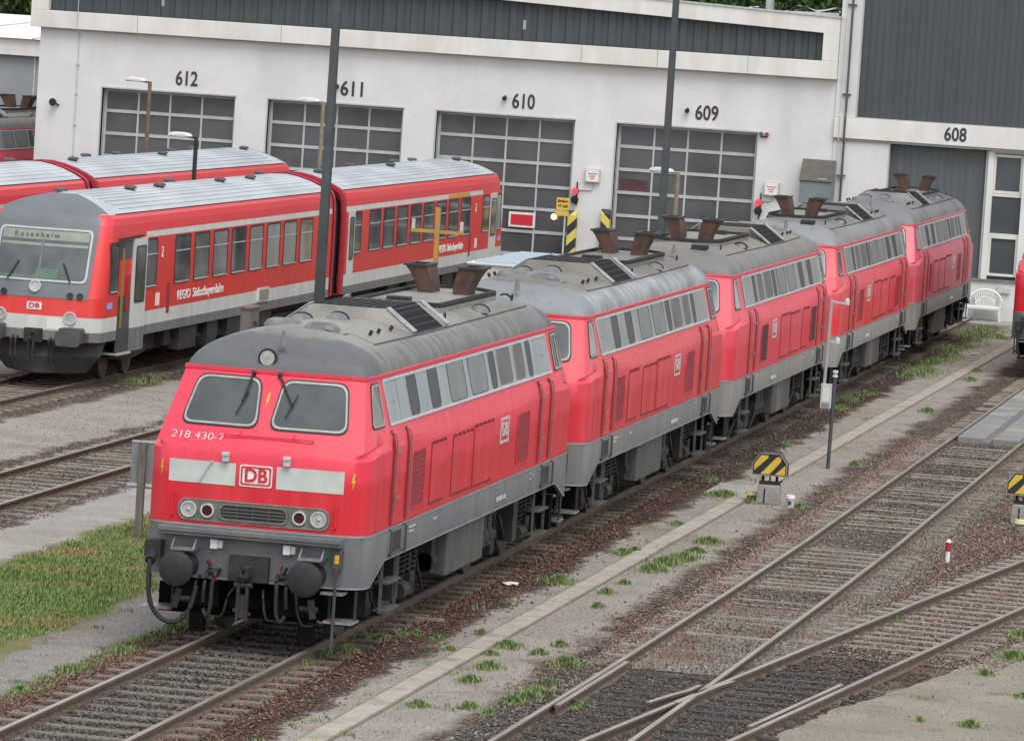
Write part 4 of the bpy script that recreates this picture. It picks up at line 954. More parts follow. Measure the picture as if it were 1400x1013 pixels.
def put_loco(x, y, flip, mt, label):
    c = copy_tree(loco, None, ('fleet_number', 'warning_bolt')); c.location = (x, y+(LEN if flip else 0), 0); c.rotation_euler = (0, 0, PI if flip else 0)
    c['label'] = label; remat(c, mt); return c
put_loco(0, LEN, False, LM[1], 'second red diesel locomotive in the row, with the palest silvery roof')
put_loco(0, 2*LEN, True, LM[2], 'third red diesel locomotive in the row, brown-streaked roof, stacks at its near end')
put_loco(0, 3*LEN, True, LM[3], 'fourth red diesel locomotive in the row, second from the dark hall door')
put_loco(0, 4*LEN, False, LM[4], 'faded pink-red diesel locomotive at the far end of the row, by the 608 door')
put_loco(5.64, 65.3, False, LM[0], 'red diesel locomotive cut by the right edge, beside the white garden bench')
put_loco(-33.2, 86.0, False, LM[2], 'red diesel locomotive half hidden behind the left corner of the white shed')
# ------------------------------------------------------------------ two-car railcars
RL = 21.6
rred = paint2('railcar_red', (.60, .024, .018), (.66, .035, .032), 3.1, .4, (.58, .09, .07), rough=.38, amt=.3)
rred2 = mat('railcar_red_shoulder', (.66, .03, .045), (.60, .045, .05), rough=.4, scale=2)
rgrey = mat('railcar_nose_grey', (.13, .145, .155), (.11, .125, .135), rough=.5, scale=2)
rskirt = mat('railcar_skirt_grey', (.17, .17, .16), (.13, .13, .125), rough=.6, scale=2, streak=(2, 2, .5))
rwhite = mat('railcar_white', (.56, .575, .55), (.48, .49, .46), rough=.5, scale=2, streak=(2, 2, .5))
rroof = mat('railcar_silver_roof', (.44, .47, .50), (.34, .365, .395), rough=.5, scale=1.2, streak=(1, .3, 1), dirt=(.33, .345, .36), dscale=.6, dlo=.45, dhi=.7)
rglass = mat('railcar_glass', (.02, .024, .024), (.15, .16, .15), rough=.08, scale=.8, lo=.38, hi=.7, spec=.7)  # pale noise in the glass colour stands in for varied reflections
RZ = [.96, 1.17, 1.48, 1.9, 2.5, 3.13, 3.26, 3.45, 3.60, 3.69, 3.80, 3.92, 4.02, 4.07]
RW = [1.42, 1.42, 1.42, 1.42, 1.42, 1.41, 1.40, 1.385, 1.345, 1.28, 1.08, .80, .45, .15]
def rhw(z): return interp(list(zip(RZ, RW)), 0, 1, z)
RFY = [(.9, .0), (1.5, .0), (1.75, .02), (2.05, .10), (3.5, .62), (3.7, .78), (3.9, 1.15), (4.02, 1.6), (4.07, 2.0)]
def rfy(z): return interp(RFY, 0, 1, z)
def rhalf(z):
    w = rhw(z); f = rfy(z); r = .34 if z < 3.5 else .34*w/1.4; bow = .10*min(1, w/1.4)
    ax = w-r; pts = [(ax*i/6, f+bow*(i/6)**2) for i in range(7)]
    A = Vector((ax, f+bow)); B = Vector((w, f+bow+r*1.1)); Cc = Vector((w*.995, f+bow+.03))
    for i in range(1, 7):
        t = i/6; q = A*(1-t)**2+Cc*(2*t*(1-t))+B*t*t; pts.append((q.x, q.y))
    return pts
def rfr(x, z, o):
    y = interp(rhalf(z), 0, 1, abs(x)); e = .02
    dz = (interp(rhalf(z+e), 0, 1, abs(x))-interp(rhalf(z-e), 0, 1, abs(x)))/(2*e); dx = (interp(rhalf(z), 0, 1, abs(x)+e)-interp(rhalf(z), 0, 1, max(0, abs(x)-e)))/(2*e)*(1 if x > 0 else -1)
    n = Vector((dx, -1, dz)).normalized(); return tuple(Vector((x, y, z))+n*o)
def make_car(name, label, loc, rz, group, opendoor, winset, door1, door2, smalls, textspan, logo):
    """cab at y=0 facing -y, gangway at y=RL"""
    root = thing(name, label, 'railcar', loc, rz, group)
    cols = [rskirt, rwhite, rred, rred, rred, rwhite, rred2, rred2, rred2, rroof, rroof, rroof, rroof]
    mats = [rskirt, rwhite, rred, rred2, rroof]
    mb = MB()
    def ring(z):
        h = rhalf(z); w = rhw(z); right = h+[(w, y) for y in (3.6, 4, 8, 12, 16, 20, RL)]
        return [(x, y, z) for x, y in right]+[(-x, y, z) for x, y in reversed(right[1:])]
    rings = [ring(z) for z in RZ]
    for i in range(len(RZ)-1):
        k0 = len(mb.f); mb.mi(mats.index(cols[i])); mb.loft([rings[i], rings[i+1]])
        if RZ[i] == 3.13:
            for k in range(k0, len(mb.f)):
                if max(mb.v[j][1] for j in mb.f[k]) < 3.7: mb.m[k] = 2
    mb.mi(4).add(rings[-1], [tuple(range(len(rings[-1])))])
    body = mb.build('body', mats, root, smooth=35)
    # corrugated roof ribs
    mb = MB()
    for x in np.linspace(-1.12, 1.12, 15):
        z = interp(list(zip(RW[::-1], RZ[::-1])), 0, 1, abs(x)) if abs(x) > .15 else 4.07
        mb.bar((x, 2.2, z+.006), (x, RL-.3, z+.002), .02, .010)
    for s in (-1, 1): mb.mi(1).bar((s*1.285, 1.4, 3.695), (s*1.285, RL, 3.695), .02, .02)
    mb.build('roof_rib', [rroof, black], body)
    for i, y in enumerate((2.4, 6.1, 8.6, 11.5, 14.2, 17.2, 20.3)):
        s = 1 if i % 3 else -1
        mb = MB(); x = s*.28; mb.cyl((x, y, 4.0), (x, y, 4.09), .10, n=10); mb.loft([[(x+.14*k*math.cos(a), y+.2*k*math.sin(a), z) for a in np.linspace(0, 2*PI, 14, False)] for z, k in ((4.08, 1), (4.12, 1), (4.15, .7))], True); mb.build('roof_vent', MATS['vent_grey'], root)
    # gangway end
    mb = MB()
    prof = [(rhw(z), z) for z in RZ]; prof = prof+[(-x, z) for x, z in reversed(prof)]
    mb.ring([(x*1.0, z) for x, z in prof], [(x*.9, 1.0+(z-1.0)*.93) for x, z in prof], lambda u, v, w: (u, w, v), RL-.02, RL+.10)
    mb.ring([(x*1.012, z+.02) for x, z in prof], [(x*.96, 1.0+(z-1.0)*.975) for x, z in prof], lambda u, v, w: (u, w, v), RL+.10, RL+.34)
    mb.build('gangway_frame', MATS['gangway_red'], root)
    mb = MB(); mb.prism([(x*.88, 1.0+(z-1.0)*.92) for x, z in prof], lambda u, v, w: (u, w, v), RL, RL+.80); mb.build('gangway_bellows', black, root)
    # cab front mask
    mb = MB()
    zz = [1.86, 2.05, 2.3, 2.6, 2.9, 3.2, 3.45, 3.55, 3.62, 3.7, 3.8, 3.9, 3.96, 4.02, 4.055]; g = []
    for z in zz:
        w = 1.12+.03*max(0, z-2.4) if z < 3.56 else min(1.22, rhw(z)*.965); g.append([rfr(x, z, .008) for x in np.linspace(-w, w, 15)])
    mb.loft(g, closed=False); mb.build('nose_mask', rgrey, root, smooth=40, recalc=False)
    o = subdiv(rrect(-1.02, 1.02, 2.22, 3.32, .12))
    mb = MB(); mb.ring(inset(o, -.022), inset(o, .022), rfr, .0, .03); w = mb.build('windscreen', alu, root, smooth=30)
    mb = MB(); G = []
    for z in np.linspace(2.24, 3.30, 6): G.append([rfr(x, z, .016) for x in np.linspace(-1.0, 1.0, 13)])
    mb.loft(G, closed=False); mb.mi(1).bar(rfr(-.02, 2.24, .02), rfr(-.02, 3.1, .02), .05, .02); mb.build('pane', [glassg, rgrey], w, recalc=False)
    mb = MB(); G = [[rfr(x, z, .020) for x in np.linspace(-.97, .97, 13)] for z in (3.08, 3.28)]; mb.loft(G, closed=False); mb.build('destination_display', MATS['display'], w, recalc=False)
    p = Vector(rfr(0, 3.18, .036)); up = Vector(rfr(0, 3.25, .026))-Vector(rfr(0, 3.12, .026))
    lettering('destination_lettering', 'R o s e n h e i m', .15, MATS['display_ink'], p+Vector((-.18, 0, 0)), (1, 0, 0), up, w, fit=1.0)
    mb = MB(); G = [[rfr(x, z, .021) for x in np.linspace(-.97, .97, 13)] for z in (2.95, 3.01)]; mb.loft(G, closed=False); mb.build('sun_visor', MATS['display'], w, recalc=False)
    mb = MB(); G = [[rfr(x, z, .021) for x in np.linspace(-.1, .4, 5)] for z in (2.27, 2.47)]; mb.loft(G, closed=False); G = [[rfr(x, z, .020) for x in np.linspace(-.95, .4, 7)] for z in (2.26, 2.31)]; mb.loft(G, closed=False); mb.build('desk', MATS['desk_green'], w, recalc=False)
    mb = MB()
    for s in (-1, 1): mb.bar(rfr(s*.7, 2.2, .05), rfr(s*.5, 2.6, .045), .025)
    mb.build('wiper', black, root)
    def lamp(nm, x, z, r, m, rim=None):
        c = [(x+r*math.cos(a), z+r*math.sin(a)) for a in np.linspace(0, 2*PI, 18, False)]
        mb = MB(); mb.ring(c, inset(c, .03), rfr, .0, .05); mb.mi(1).prism(inset(c, .025), rfr, .0, .03); mb.build(nm, [rim or palegrey, m], root)
    lamp('top_lamp', -.05, 2.09, .13, lampglass)
    for s in (-1, 1): lamp('headlight', s*.78, 1.46, .14, lampglass); lamp('tail_light', s*.74, 1.93, .07, black, black); lamp('tail_light', s*.95, 1.93, .07, black, black)
    o = rrect(-.19, .14, 1.60, 1.76, .02); mb = MB(); mb.prism(o, rfr, .0, .008); em = mb.build('emblem', white, root)
    lettering('emblem_letters', 'DB', .15, letterr, rfr(-.025, 1.68, .012), (1, 0, 0), (0, 0, 1), em, bold=.004, fit=.24)
    mb = MB(); mb.add([rfr(x, z, .012) for x, z in ((.28, 1.2), (.76, 1.2), (.76, 1.44), (.28, 1.44))], [(0, 1, 2, 3)]); mb.build('white_plate', plastic, root, recalc=False)
    # cowcatcher, buffers, coupling
    mb = MB(); mb.loft([[(x*k, .25+abs(x)**2*.5+d, z) for x in np.linspace(-1.3, 1.3, 11)] for z, k, d in ((.95, 1, .1), (.6, .95, -.1), (.22, .7, .0))], closed=False); mb.box(-1.2, 1.2, .1, 1.2, .95, 1.15); mb.build('plough', MATS['plough_grey'], root)
    for s in (-1, 1):
        mb = MB(); mb.cyl((s*.875, .2, 1.04), (s*.875, -.35, 1.04), .11, n=12); mb.prism(rrect(-.27, .27, -.17, .17, .09), lambda u, v, w: (s*.875+u, w, 1.04+v), -.42, -.36); mb.prism(rrect(-.24, .24, -.14, .2, .05), lambda u, v, w: (s*.875+u, w, 1.06+v), -.30, .1); mb.build('buffer', MATS['plough_grey'], root, bevel=.01)
    mb = MB(); mb.box(-.2, .2, -.05, .2, .9, 1.2); mb.tube([(0, -.05, 1.1), (0, -.25, 1.12), (0, -.3, 1.0), (0, -.2, .95)], .04, 8); mb.bar((-.05, -.15, .95), (-.05, -.12, .5), .05); mb.bar((.05, -.15, .95), (.05, -.12, .5), .05)
    for x in (-.45, -.35, .4, .5): mb.tube([(x, 0, 1.0), (x, -.18, .95), (x+.02, -.2, .6), (x+.05, -.12, .45)], .03, 6)
    mb.build('coupling_hook', underf, root)
    # underfloor gear and bogies
    mb = MB(); mb.box(-1.0, 1.0, 1.2, RL-.6, .5, 1.1)
    for y, w, zb in ((6.3, .5, .55), (7.1, 1.5, .42), (8.9, .35, .6), (9.6, .9, .36), (10.9, .25, .5), (11.5, 1.9, .5), (13.7, .6, .42), (14.7, 1.1, .58)):
        for s in (-1, 1): mb.box(*sorted((s*.9, s*(1.22+.14*(w > .8)))), y, y+w, zb, 1.0); mb.cyl((s*1.1, y+w+.1, .6), (s*1.1, y+w+.4, .6), .12, n=9)
    mb.build('underfloor_gear', underf, root)
    for yc in (3.6, RL-3.2):
        mb = MB()
        for s in (-1, 1): mb.prism([(yc-1.5, .5), (yc-1.5, .72), (yc+1.5, .72), (yc+1.5, .5), (yc+.4, .4), (yc-.4, .4)], lambda u, v, w: (s*w, u, v), 1.0, 1.12)
        mb.box(-1.05, 1.05, yc-.3, yc+.3, .5, .66)
        bg = mb.build('bogie', darkiron, root)
        for dy in (-.95, .95):
            mb = MB()
            for s in (-1, 1): mb.cyl((s*.7, yc+dy, .39), (s*.84, yc+dy, .39), .39, n=22)
            mb.cyl((-.8, yc+dy, .39), (.8, yc+dy, .39), .08, n=8); mb.build('wheelset', wheelm, bg, smooth=30)
    # flank features; local +x and -x flanks alike
    for s in (1, -1):
        G = lambda y, z, o, s=s: (s*(rhw(z)+o), y, z)
        for a, b, k in [(y, y+1.3, 1) for y in winset]+[(y, y+.95, 1) for y in smalls]+[(.78, 1.42, 0)]:
            o = rrect(a, b, 2.02, 3.07, .07)
            mb = MB(); mb.ring(inset(o, -.03), inset(o, .015), G, -.01, .012); mb.mi(1).prism(inset(o, .01), G, -.02, .006)
            if k: mb.mi(2).bar(G(a+.03, 2.74, .012), G(b-.03, 2.74, .012), .03, .02)
            mb.mi(2).bar(G(a+.05, 2.025, .016), G(b-.05, 2.025, .016), .03, .025)
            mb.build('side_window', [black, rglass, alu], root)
        for j, (a, b) in enumerate((door1, door2)):
            if j == 0 and opendoor and s == 1:
                # open plug door: dark doorway, white leaf slid aside, yellow grab pole
                mb = MB(); mb.prism([(a, .66), (a+1.0, .66), (a+1.0, 3.12), (a, 3.12)], G, -.02, .005); dd = mb.build('open_doorway', MATS['doorway'], root)
                mb = MB(); mb.bar(G(a+.22, 1.2, .02), G(a+.22, 2.95, .02), .03, .08); mb.build('grab_pole', MATS['pole_olive'], dd)
                mb = MB(); mb.prism(rrect(a+.55, a+.85, 1.55, 2.35, .1), G, .005, .02); mb.build('seat_end', MATS['grille_red'], dd)
                mb = MB(); mb.box(1.1, 1.5, a, a+1.0, .62, .66); mb.build('door_step', alu, dd)
                mb = MB(); o = [(a+1.0, .66), (b, .66), (b, 3.14), (a+1.0, 3.14)]; mb.mi(1).prism([(a+1.0, .66), (b, .66), (b, 1.17), (a+1.0, 1.17)], G, .0, .055); mb.mi(0).prism([(a+1.0, 1.17), (b, 1.17), (b, 3.14), (a+1.0, 3.14)], G, .0, .055); lf = mb.build('door_leaf', [rwhite, rskirt], root)
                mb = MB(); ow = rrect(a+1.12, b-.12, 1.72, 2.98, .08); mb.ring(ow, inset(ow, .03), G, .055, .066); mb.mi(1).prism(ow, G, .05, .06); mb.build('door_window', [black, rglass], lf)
                mb = MB(); mb.bar(G(a-.15, 3.16, .02), G(b-.4, 3.19, .05), .05, .04); mb.bar(G(a-.15, 3.16, .02), G(a-.22, 3.0, .01), .04); mb.build('door_hood', black, root)
            else:
                mb = MB(); mb.mi(1).prism([(a, .70), (b, .70), (b, 1.17), (a, 1.17)], G, .0, .02); mb.mi(0).prism([(a, 1.17), (b, 1.17), (b, 3.14), (a, 3.14)], G, .0, .02); lf = mb.build('door_leaf', [rwhite, rskirt], root)
                m_ = (a+b)/2
                mb = MB()
                for u0, u1 in ((a+.12, b-.12),):
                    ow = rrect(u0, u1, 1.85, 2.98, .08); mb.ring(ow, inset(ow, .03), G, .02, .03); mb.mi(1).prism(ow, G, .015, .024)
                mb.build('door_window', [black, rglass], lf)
        if textspan:
            a, b = textspan
            ta = a+(b-a)*.14 if s > 0 else b-(b-a)*.14
            lettering('side_lettering', 'REGIO', .30, letterw, G(a+(b-a)*(.14 if s > 0 else .86), 1.70, .008), (0, s, 0), (0, 0, 1), root, fit=(b-a)*.27, bold=.004)
            lettering('side_lettering', 'S\u00fcdostbayernbahn', .30, letterw, G(a+(b-a)*(.66 if s > 0 else .34), 1.70, .008), (0, s, 0), (0, 0, 1), root, fit=(b-a)*.66, bold=.004)
        if logo < 4.8:
            mb = MB(); mb.prism([(5.6, 3.135), (8.6, 3.135), (8.6, 3.255), (5.6, 3.255)], lambda y, z, o, s=s: (s*(1.412+o), y, z), .0, .008); mb.build('first_class_stripe', MATS['stripe_yellow'], root)
        lettering('class_number', '2', .34, letterw, G(logo, 2.75, .008), (0, s, 0), (0, 0, 1), root)
        mb = MB(); mb.prism([(logo+.55, 1.35), (logo+.8, 1.35), (logo+.8, 2.03), (logo+.55, 2.03)], G, .0, .006); mb.build('door_panel_mark', MATS['grille_red'], root)
        mb = MB()
        for k in range(3): mb.prism([(logo-.4+.13*k, 1.56), (logo-.32+.13*k, 1.56), (logo-.32+.13*k, 1.85), (logo-.4+.13*k, 1.85)], G, .0, .005)
        mb.build('bicycle_mark', letterw, root)
        if opendoor and s > 0: mb = MB(); mb.prism(rrect(14.0, 15.05, 1.20, 1.53, .03), G, .0, .05); mb.mi(1).prism(rrect(14.06, 14.99, 1.225, 1.49, .02), G, .05, .056); mb.build('side_plate', [rwhite, MATS['plate_beige']], root)
        mb = MB(); mb.prism(rrect(.62, 1.05, 1.66, 1.80, .03), G, .0, .006); mb.build('blue_sticker', MATS['blue_sticker'], root)
    return root
mat('vent_grey', (.085, .09, .09), (.05, .053, .055), rough=.6, scale=6)
mat('gangway_red', (.40, .012, .035), (.3, .012, .03), rough=.6, scale=4)
mat('stripe_yellow', (.6, .36, .06), (.5, .3, .06), rough=.5, scale=5)
mat('display_ink', (.055, .065, .06), rough=.6)
mat('display', (.24, .275, .225), (.2, .23, .19), rough=.4, scale=4)
mat('desk_green', (.07, .135, .085), (.09, .16, .11), rough=.5, scale=4)
mat('plough_grey', (.05, .05, .048), (.075, .073, .07), rough=.7, scale=3)
mat('doorway', (.03, .032, .04), (.07, .07, .08), rough=.5, scale=1.2)
mat('pole_olive', (.22, .19, .04), rough=.5)
mat('plate_beige', (.26, .245, .20), (.22, .21, .17), rough=.6, scale=5)
mat('blue_sticker', (.08, .2, .55), (.4, .5, .7), rough=.5, scale=12)
RG = 'red regional railcars'
def car_a(x, y, lab, op): return make_car('railcar', lab, (x, y, 0), 0, RG, op, [6.12+1.72*k for k in range(8)], (1.5, 3.55), (20.25, 21.2), [3.55 if not op else 3.6], (6.45, 10.7), 5.0)
def car_b(x, y, lab): return make_car('railcar', lab, (x, y+RL, 0), PI, RG, False, [5.45+1.72*k for k in range(8)], (.92+.55, 2.15+.3), (20.6, 21.3), [2.6, 19.9-.1], (6.2, 9.6), 4.6)
RX, RY = -14.47, 38.62
car_a(RX, RY, 'near red railcar cab with Rosenheim display, open side door and white door leaf', True)
car_b(RX, RY+RL+1.62, 'rear car of the Rosenheim train, its cab end near shed door 610')
car_a(-20.1, RY-3.4, 'rear left red railcar at the left edge, only silver roof and red shoulder showing', False)
car_b(-20.1, RY-3.4+RL+1.2, 'rear left red railcar beyond the dark red gangway hoop, ending before door 611')
# ------------------------------------------------------------------ engine shed
FY = FW_Y
DOORS = [('612', -28.02, -23.56, -25.2), ('611', -22.46, -17.98, -19.66), ('610', -16.88, -12.36, -14.06), ('609', -11.0, -6.46, -8.12)]
DT = 5.31
ztop = lambda x: 9.06+min(abs(x+4.03), 13)*.036-(max(0, -17.03-x)*.036)
def wall_with_openings(mb, x0, x1, z0, z1, y0, y1, ops):
    x = x0
    for a, b, zt in ops:
        mb.box(x, a, y0, y1, z0, z1); mb.box(a, b, y0, y1, zt, z1); x = b
    mb.box(x, x1, y0, y1, z0, z1)
def FA(x, z, o): return (x, FY-o, z)        # on the facade plane
shed = thing('engine_shed', 'long white rendered engine shed with doors 609 to 612 and a dark cladding band', 'engine shed', (0, 0, 0))
mb = MB(); wall_with_openings(mb, -30.22, -4.06, -.3, 7.12, FY, FY+.45, [(a, b, DT) for _, a, b, _ in DOORS]); mb.build('front_wall', wallw, shed)
mb = MB(); mb.box(-30.22, -29.8, FY+.452, FY+45, -.3, 9.0); mb.build('side_wall', wallw, shed)
mb = MB(); mb.prism([(-30.1, 9.0), (-17.0, 9.47), (-4.1, 9.0)], lambda u, v, w: (u, w, v-.02), FY+.3, FY+45); mb.build('shed_roof', concrete, shed)
mb = MB(); mb.box(-30.5, -4.06, FY-.28, FY+.1, 7.12, 7.68); mb.build('cornice', beamw, shed, bevel=.015)
mb = MB(); mb.box(-30.5, -29.92, FY-.278, FY+.1, 7.682, 9.05); mb.build('end_pier', beamw, shed, bevel=.01); mb = MB(); mb.box(-4.56, -4.062, FY-.278, FY+.1, 7.682, 8.56); mb.build('end_pier', beamw, shed, bevel=.01)
mb = MB(); mb.prism([(-29.92, ztop(-29.92)-.5), (-17.03, ztop(-17)-.5), (-4.56, 8.562), (-4.062, 8.562), (-4.062, 9.05), (-17.03, 9.53), (-30.5, 9.05), (-30.5, 9.052), (-30.5, 9.0)], lambda u, v, w: (u, w, v), FY-.276, FY+.1); mb.build('parapet', beamw, shed)
mb = MB(); mb.prism([(-4.02, 9.055), (-17.03, 9.535), (-30.55, 9.055), (-30.55, 9.10), (-17.03, 9.58), (-4.02, 9.10)], lambda u, v, w: (u, w, v), FY-.32, FY+.4); mb.build('coping', palegrey, shed)
mb = MB()
for x in (-26.9, -22.1, -20.4, -12.25, -9.8, -6.9): mb.box(x-.008, x+.008, FY-.284, FY-.275, 7.13, 7.67)
mb.build('panel_joint', mat('joint_stain', (.2, .19, .17), (.3, .28, .25), rough=.9), shed)
def cladding(name, x0, x1, z0, ztf, y, pitch, depth, m, parent):
    mb = MB(); pts = []; x = x0
    while x < x1-.01:
        w = min(pitch, x1-x); pts += [(x, 0), (x+w*.12, depth), (x+w*.55, depth), (x+w*.67, 0)]; x += pitch
    pts.append((x1, 0))
    lo = [(u, y-v, z0) for u, v in pts]; hi = [(u, y-v, ztf(u)) for u, v in pts]
    mb.loft([lo, hi], closed=False); return mb.build(name, m, parent)
cladding('cladding', -29.92, -4.56, 7.68, lambda x: ztop(x)-.49, FY+.02, .46, .05, cladm, shed)
mb = MB(); mb.box(-29.92, -4.56, FY-.14, FY+.04, 7.681, 7.71); mb.build('cladding_sill', black, shed)
mb = MB()
for x in (-14.25, -26.2): mb.box(x, x+.1, FY-.045, FY-.03, 8.05, 8.35)
mb.build('cladding_patch', mat('pale_patch', (.3, .32, .29), rough=.6), shed)
panem = mat('door_pane', (.055, .055, .058), (.10, .096, .093), rough=.25, scale=.8, spec=.5, lo=.3, hi=.7, dirt=(.085, .09, .098), dscale=.45, dlo=.45, dhi=.6)  # tone noise stands in for reflections that vary between panes
for num, a, b, tx_ in DOORS:
    d = bpy.data.objects.new('sectional_door', None); link(d, shed)
    y = FY+.30; mb = MB(); w = b-a
    mb.box(a+.02, a+.10, y-.03, y+.03, -.14, DT); mb.box(b-.10, b-.02, y-.03, y+.03, -.14, DT)
    for k in range(8):
        z = DT-.02-.735*k; mb.box(a+.1, b-.1, y-.03, y+.03, z-(.05 if k else .10), z+(.05 if k else 0))
    for k in range(1, 4): xx = a+.1+(w-.2)*k/4; mb.box(xx-.03, xx+.03, y-.026, y+.026, -.1, DT-.02)
    mb.build('door_frame', alu, d)
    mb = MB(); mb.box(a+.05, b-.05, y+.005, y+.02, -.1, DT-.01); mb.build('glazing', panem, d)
    mb = MB(); mb.box(a-.03, b+.03, FY-.03, FY+.3, DT-.03, DT+.02); mb.box(a-.04, a, FY-.015, FY+.2, -.1, DT); mb.build('door_lintel', alu, d)
    lettering('door_number', num, .66, mat('number_blue_black', (.025, .028, .04), rough=.6), (tx_-.02, FY-.012, 5.74+.03*((float(num)-608) % 2)), (1, 0, 0), (0, 0, 1), shed, bold=.012, fit=.74)
    if num == '610':
        mb = MB(); mb.box(-14.36, -13.50, FY+.20, FY+.265, 1.74, 2.22); mb.mi(1).box(-14.29, -13.57, FY+.19, FY+.199, 1.81, 2.15)
        tag(mb.build('stop_board', [white, MATS['sign_red'] if 'sign_red' in MATS else mat('sign_red', (.5, .015, .03), rough=.5)]), 'red rectangular stop board with white border fixed to shed door 610', 'sign')
        mb = MB(); mb.cyl((-12.9, FY+.24, 2.15), (-12.9, FY+.268, 2.15), .09, n=16); tag(mb.build('warm_lamp', glow('warm_lamp_glow', (1, .62, .25), 3.5)), 'small glowing orange lamp low at the right of door 610', 'lamp')
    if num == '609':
        mb = MB(); mb.box(a+.16, a+1.05, y-.002, y+.004, 2.98, 3.52); mb.build('red_reflection_pane', mat('poster_dark_red', (.06, .02, .025), (.10, .05, .05), rough=.3, scale=3), d)  # red reflection painted as a thin dark sheet on the glazing
# ------------------------------------------------------------------ tall hall at right
hall = thing('tall_hall', 'tall hall at right with dark ribbed cladding above the white 608 beam', 'hall', (0, 0, 0))
mb = MB(); mb.box(-4.05, -3.40, FY-.06, FY+.5, 5.96, 18); mb.box(-4.05, -2.27, FY-.02, FY+.5, -.3, 5.30); mb.build('front_wall', wallw, hall)
mb = MB(); mb.box(-4.05, 14, FY-.14, FY+.5, 5.302, 5.95); mb.build('door_beam', beamw, hall, bevel=.01)
mb = MB(); mb.box(-4.05, 14, FY-.10, FY-.02, 5.24, 5.30); mb.build('beam_drip', mat('drip_grey', (.25, .25, .24), rough=.8), hall)
mb = MB(); mb.box(-4.045, -3.6, FY+.5, FY+40, -.3, 18); mb.box(-4.04, 30, FY+.5, FY+1, 5.97, 18); mb.box(-3.6, 30, FY+1, FY+40, 17.4, 18); mb.build('hall_shell', wallw, hall)
cladding('cladding', -3.36, 14, 5.98, lambda x: 18, FY+.10, .22, .014, cladg, hall)
mb = MB(); mb.box(-3.40, -3.355, FY-.07, FY+.1, 5.96, 18); mb.box(-3.355, 14, FY-.07, FY+.09, 5.952, 5.985); mb.build('cladding_trim', alu, hall)
hd = bpy.data.objects.new('hall_door', None); link(hd, hall)
cladding('door_leaf', -2.25, .80, -.14, lambda x: 5.22, FY+.28, .22, .012, mat('hall_door_grey', (.085, .094, .10), (.07, .08, .086), rough=.55, scale=2, streak=(2, 2, .15)), hd)
mb = MB(); mb.box(-2.28, -2.24, FY-.03, FY+.3, -.1, 5.24); mb.build('door_trim', alu, hd); mb = MB(); mb.box(.80, .88, FY+.14, FY+.3, 1.1, 5.22); mb.mi(1).box(.88, 1.06, FY+.06, FY+.3, 1.1, 5.20); mb.build('door_frame', [alu, beamw], hd)
mb = MB(); mb.box(1.07, 2.1, FY+.2, FY+.24, 1.2, 5.15); mb.build('glazing', mat('hall_pane', (.075, .085, .09), (.06, .07, .074), rough=.2, scale=1), hd)
for z0, z1 in ((3.90, 5.12), (1.30, 2.56)):
    mb = MB(); mb.ring([(1.06, z0), (1.98, z0), (1.98, z1), (1.06, z1)], [(1.13, z0+.08), (1.90, z0+.08), (1.90, z1-.08), (1.13, z1-.08)], lambda u, v, w: (u, FY+.2-w, v), 0, .06); mb.build('window_frame', beamw, hd)
mb = MB(); mb.box(1.06, 1.98, FY+.15, FY+.2, 3.80, 3.898); mb.build('window_bar', beamw, hd); mb = MB(); mb.box(1.06, 1.98, FY+.15, FY+.2, 2.562, 2.64); mb.build('window_bar', beamw, hd)
mb = MB(); mb.box(1.99, 2.45, FY-.0, FY+.4, 1.16, 5.24); mb.box(2.45, 14, FY+.02, FY+.4, 1.16, 5.24); mb.build('side_pier', beamw, hall)
mb = MB(); mb.box(.28, 14, FY-.03, FY+.4, -.3, 1.12); mb.mi(1).box(.3, 14, FY-.10, FY+.1, 1.122, 1.19); mb.build('plinth_wall', [wallw, mat('ledge_grey', (.2, .2, .18), (.13, .13, .12), rough=.85, scale=3)], hall)
mb = MB(); mb.box(-3, 14, FY-2.2, FY-.05, GZ-.1, GZ+.05); tag(mb.build('concrete_apron', concrete), kind='structure')
lettering('door_number', '608', .60, MATS['number_blue_black'], (-.20, FY-.15, 5.63), (1, 0, 0), (0, 0, 1), hall, bold=.012, fit=.70)
mb = MB(); mb.box(1.45, 1.85, FY-.13, FY-.031, .78, 1.0); tag(mb.build('junction_box', palegrey, bevel=.01), 'small grey electrical box on the white wall above the bench', 'electrical box')
# drainpipes and lightning wire
for x, r, lab in ((-3.70, .035, 'thin dark drainpipe running down the white strip beside the tall cladding'), (-3.87, .014, 'thin pale conductor wire left of the drainpipe on the white strip')):
    t = thing('drainpipe' if r > .02 else 'conductor_wire', lab, 'pipe' if r > .02 else 'wire', (x, FY, 0))
    mb = MB(); mb.tube([(0, -.11, -.1), (0, -.11, 5.1), (0, -.2, 5.2), (0, -.2, 5.98), (0, -.14, 6.1), (0, -.14, 17)], r, 8); mb.build('pipe' if r > .02 else 'wire', mat('pipe_dark', (.06, .07, .09), rough=.5) if r > .02 else palegrey, t)
    if r > .02:
        mb = MB()
        for z in (4.12, 6.68, 9.5): mb.box(-.16, .12, -.15, -.05, z-.02, z+.02)
        mb.build('bracket', MATS['pipe_dark'], t)
t = thing('conductor_wire', 'thin lightning conductor wire on the white wall left of door 612', 'wire', (-28.9, FY, 0))
mb = MB(); mb.tube([(0, -.32, 9), (.0, -.32, 7.1), (.0, -.03, 7.0), (.03, -.03, 0)], .012, 6); mb.build('wire', palegrey, t)
mb = MB()
for z in (6.9, 5.95, 5.0, 4.0, 3.0): mb.box(-.03, .05, -.05, .0, z, z+.05)
mb.build('wire_clip', palegrey, t)
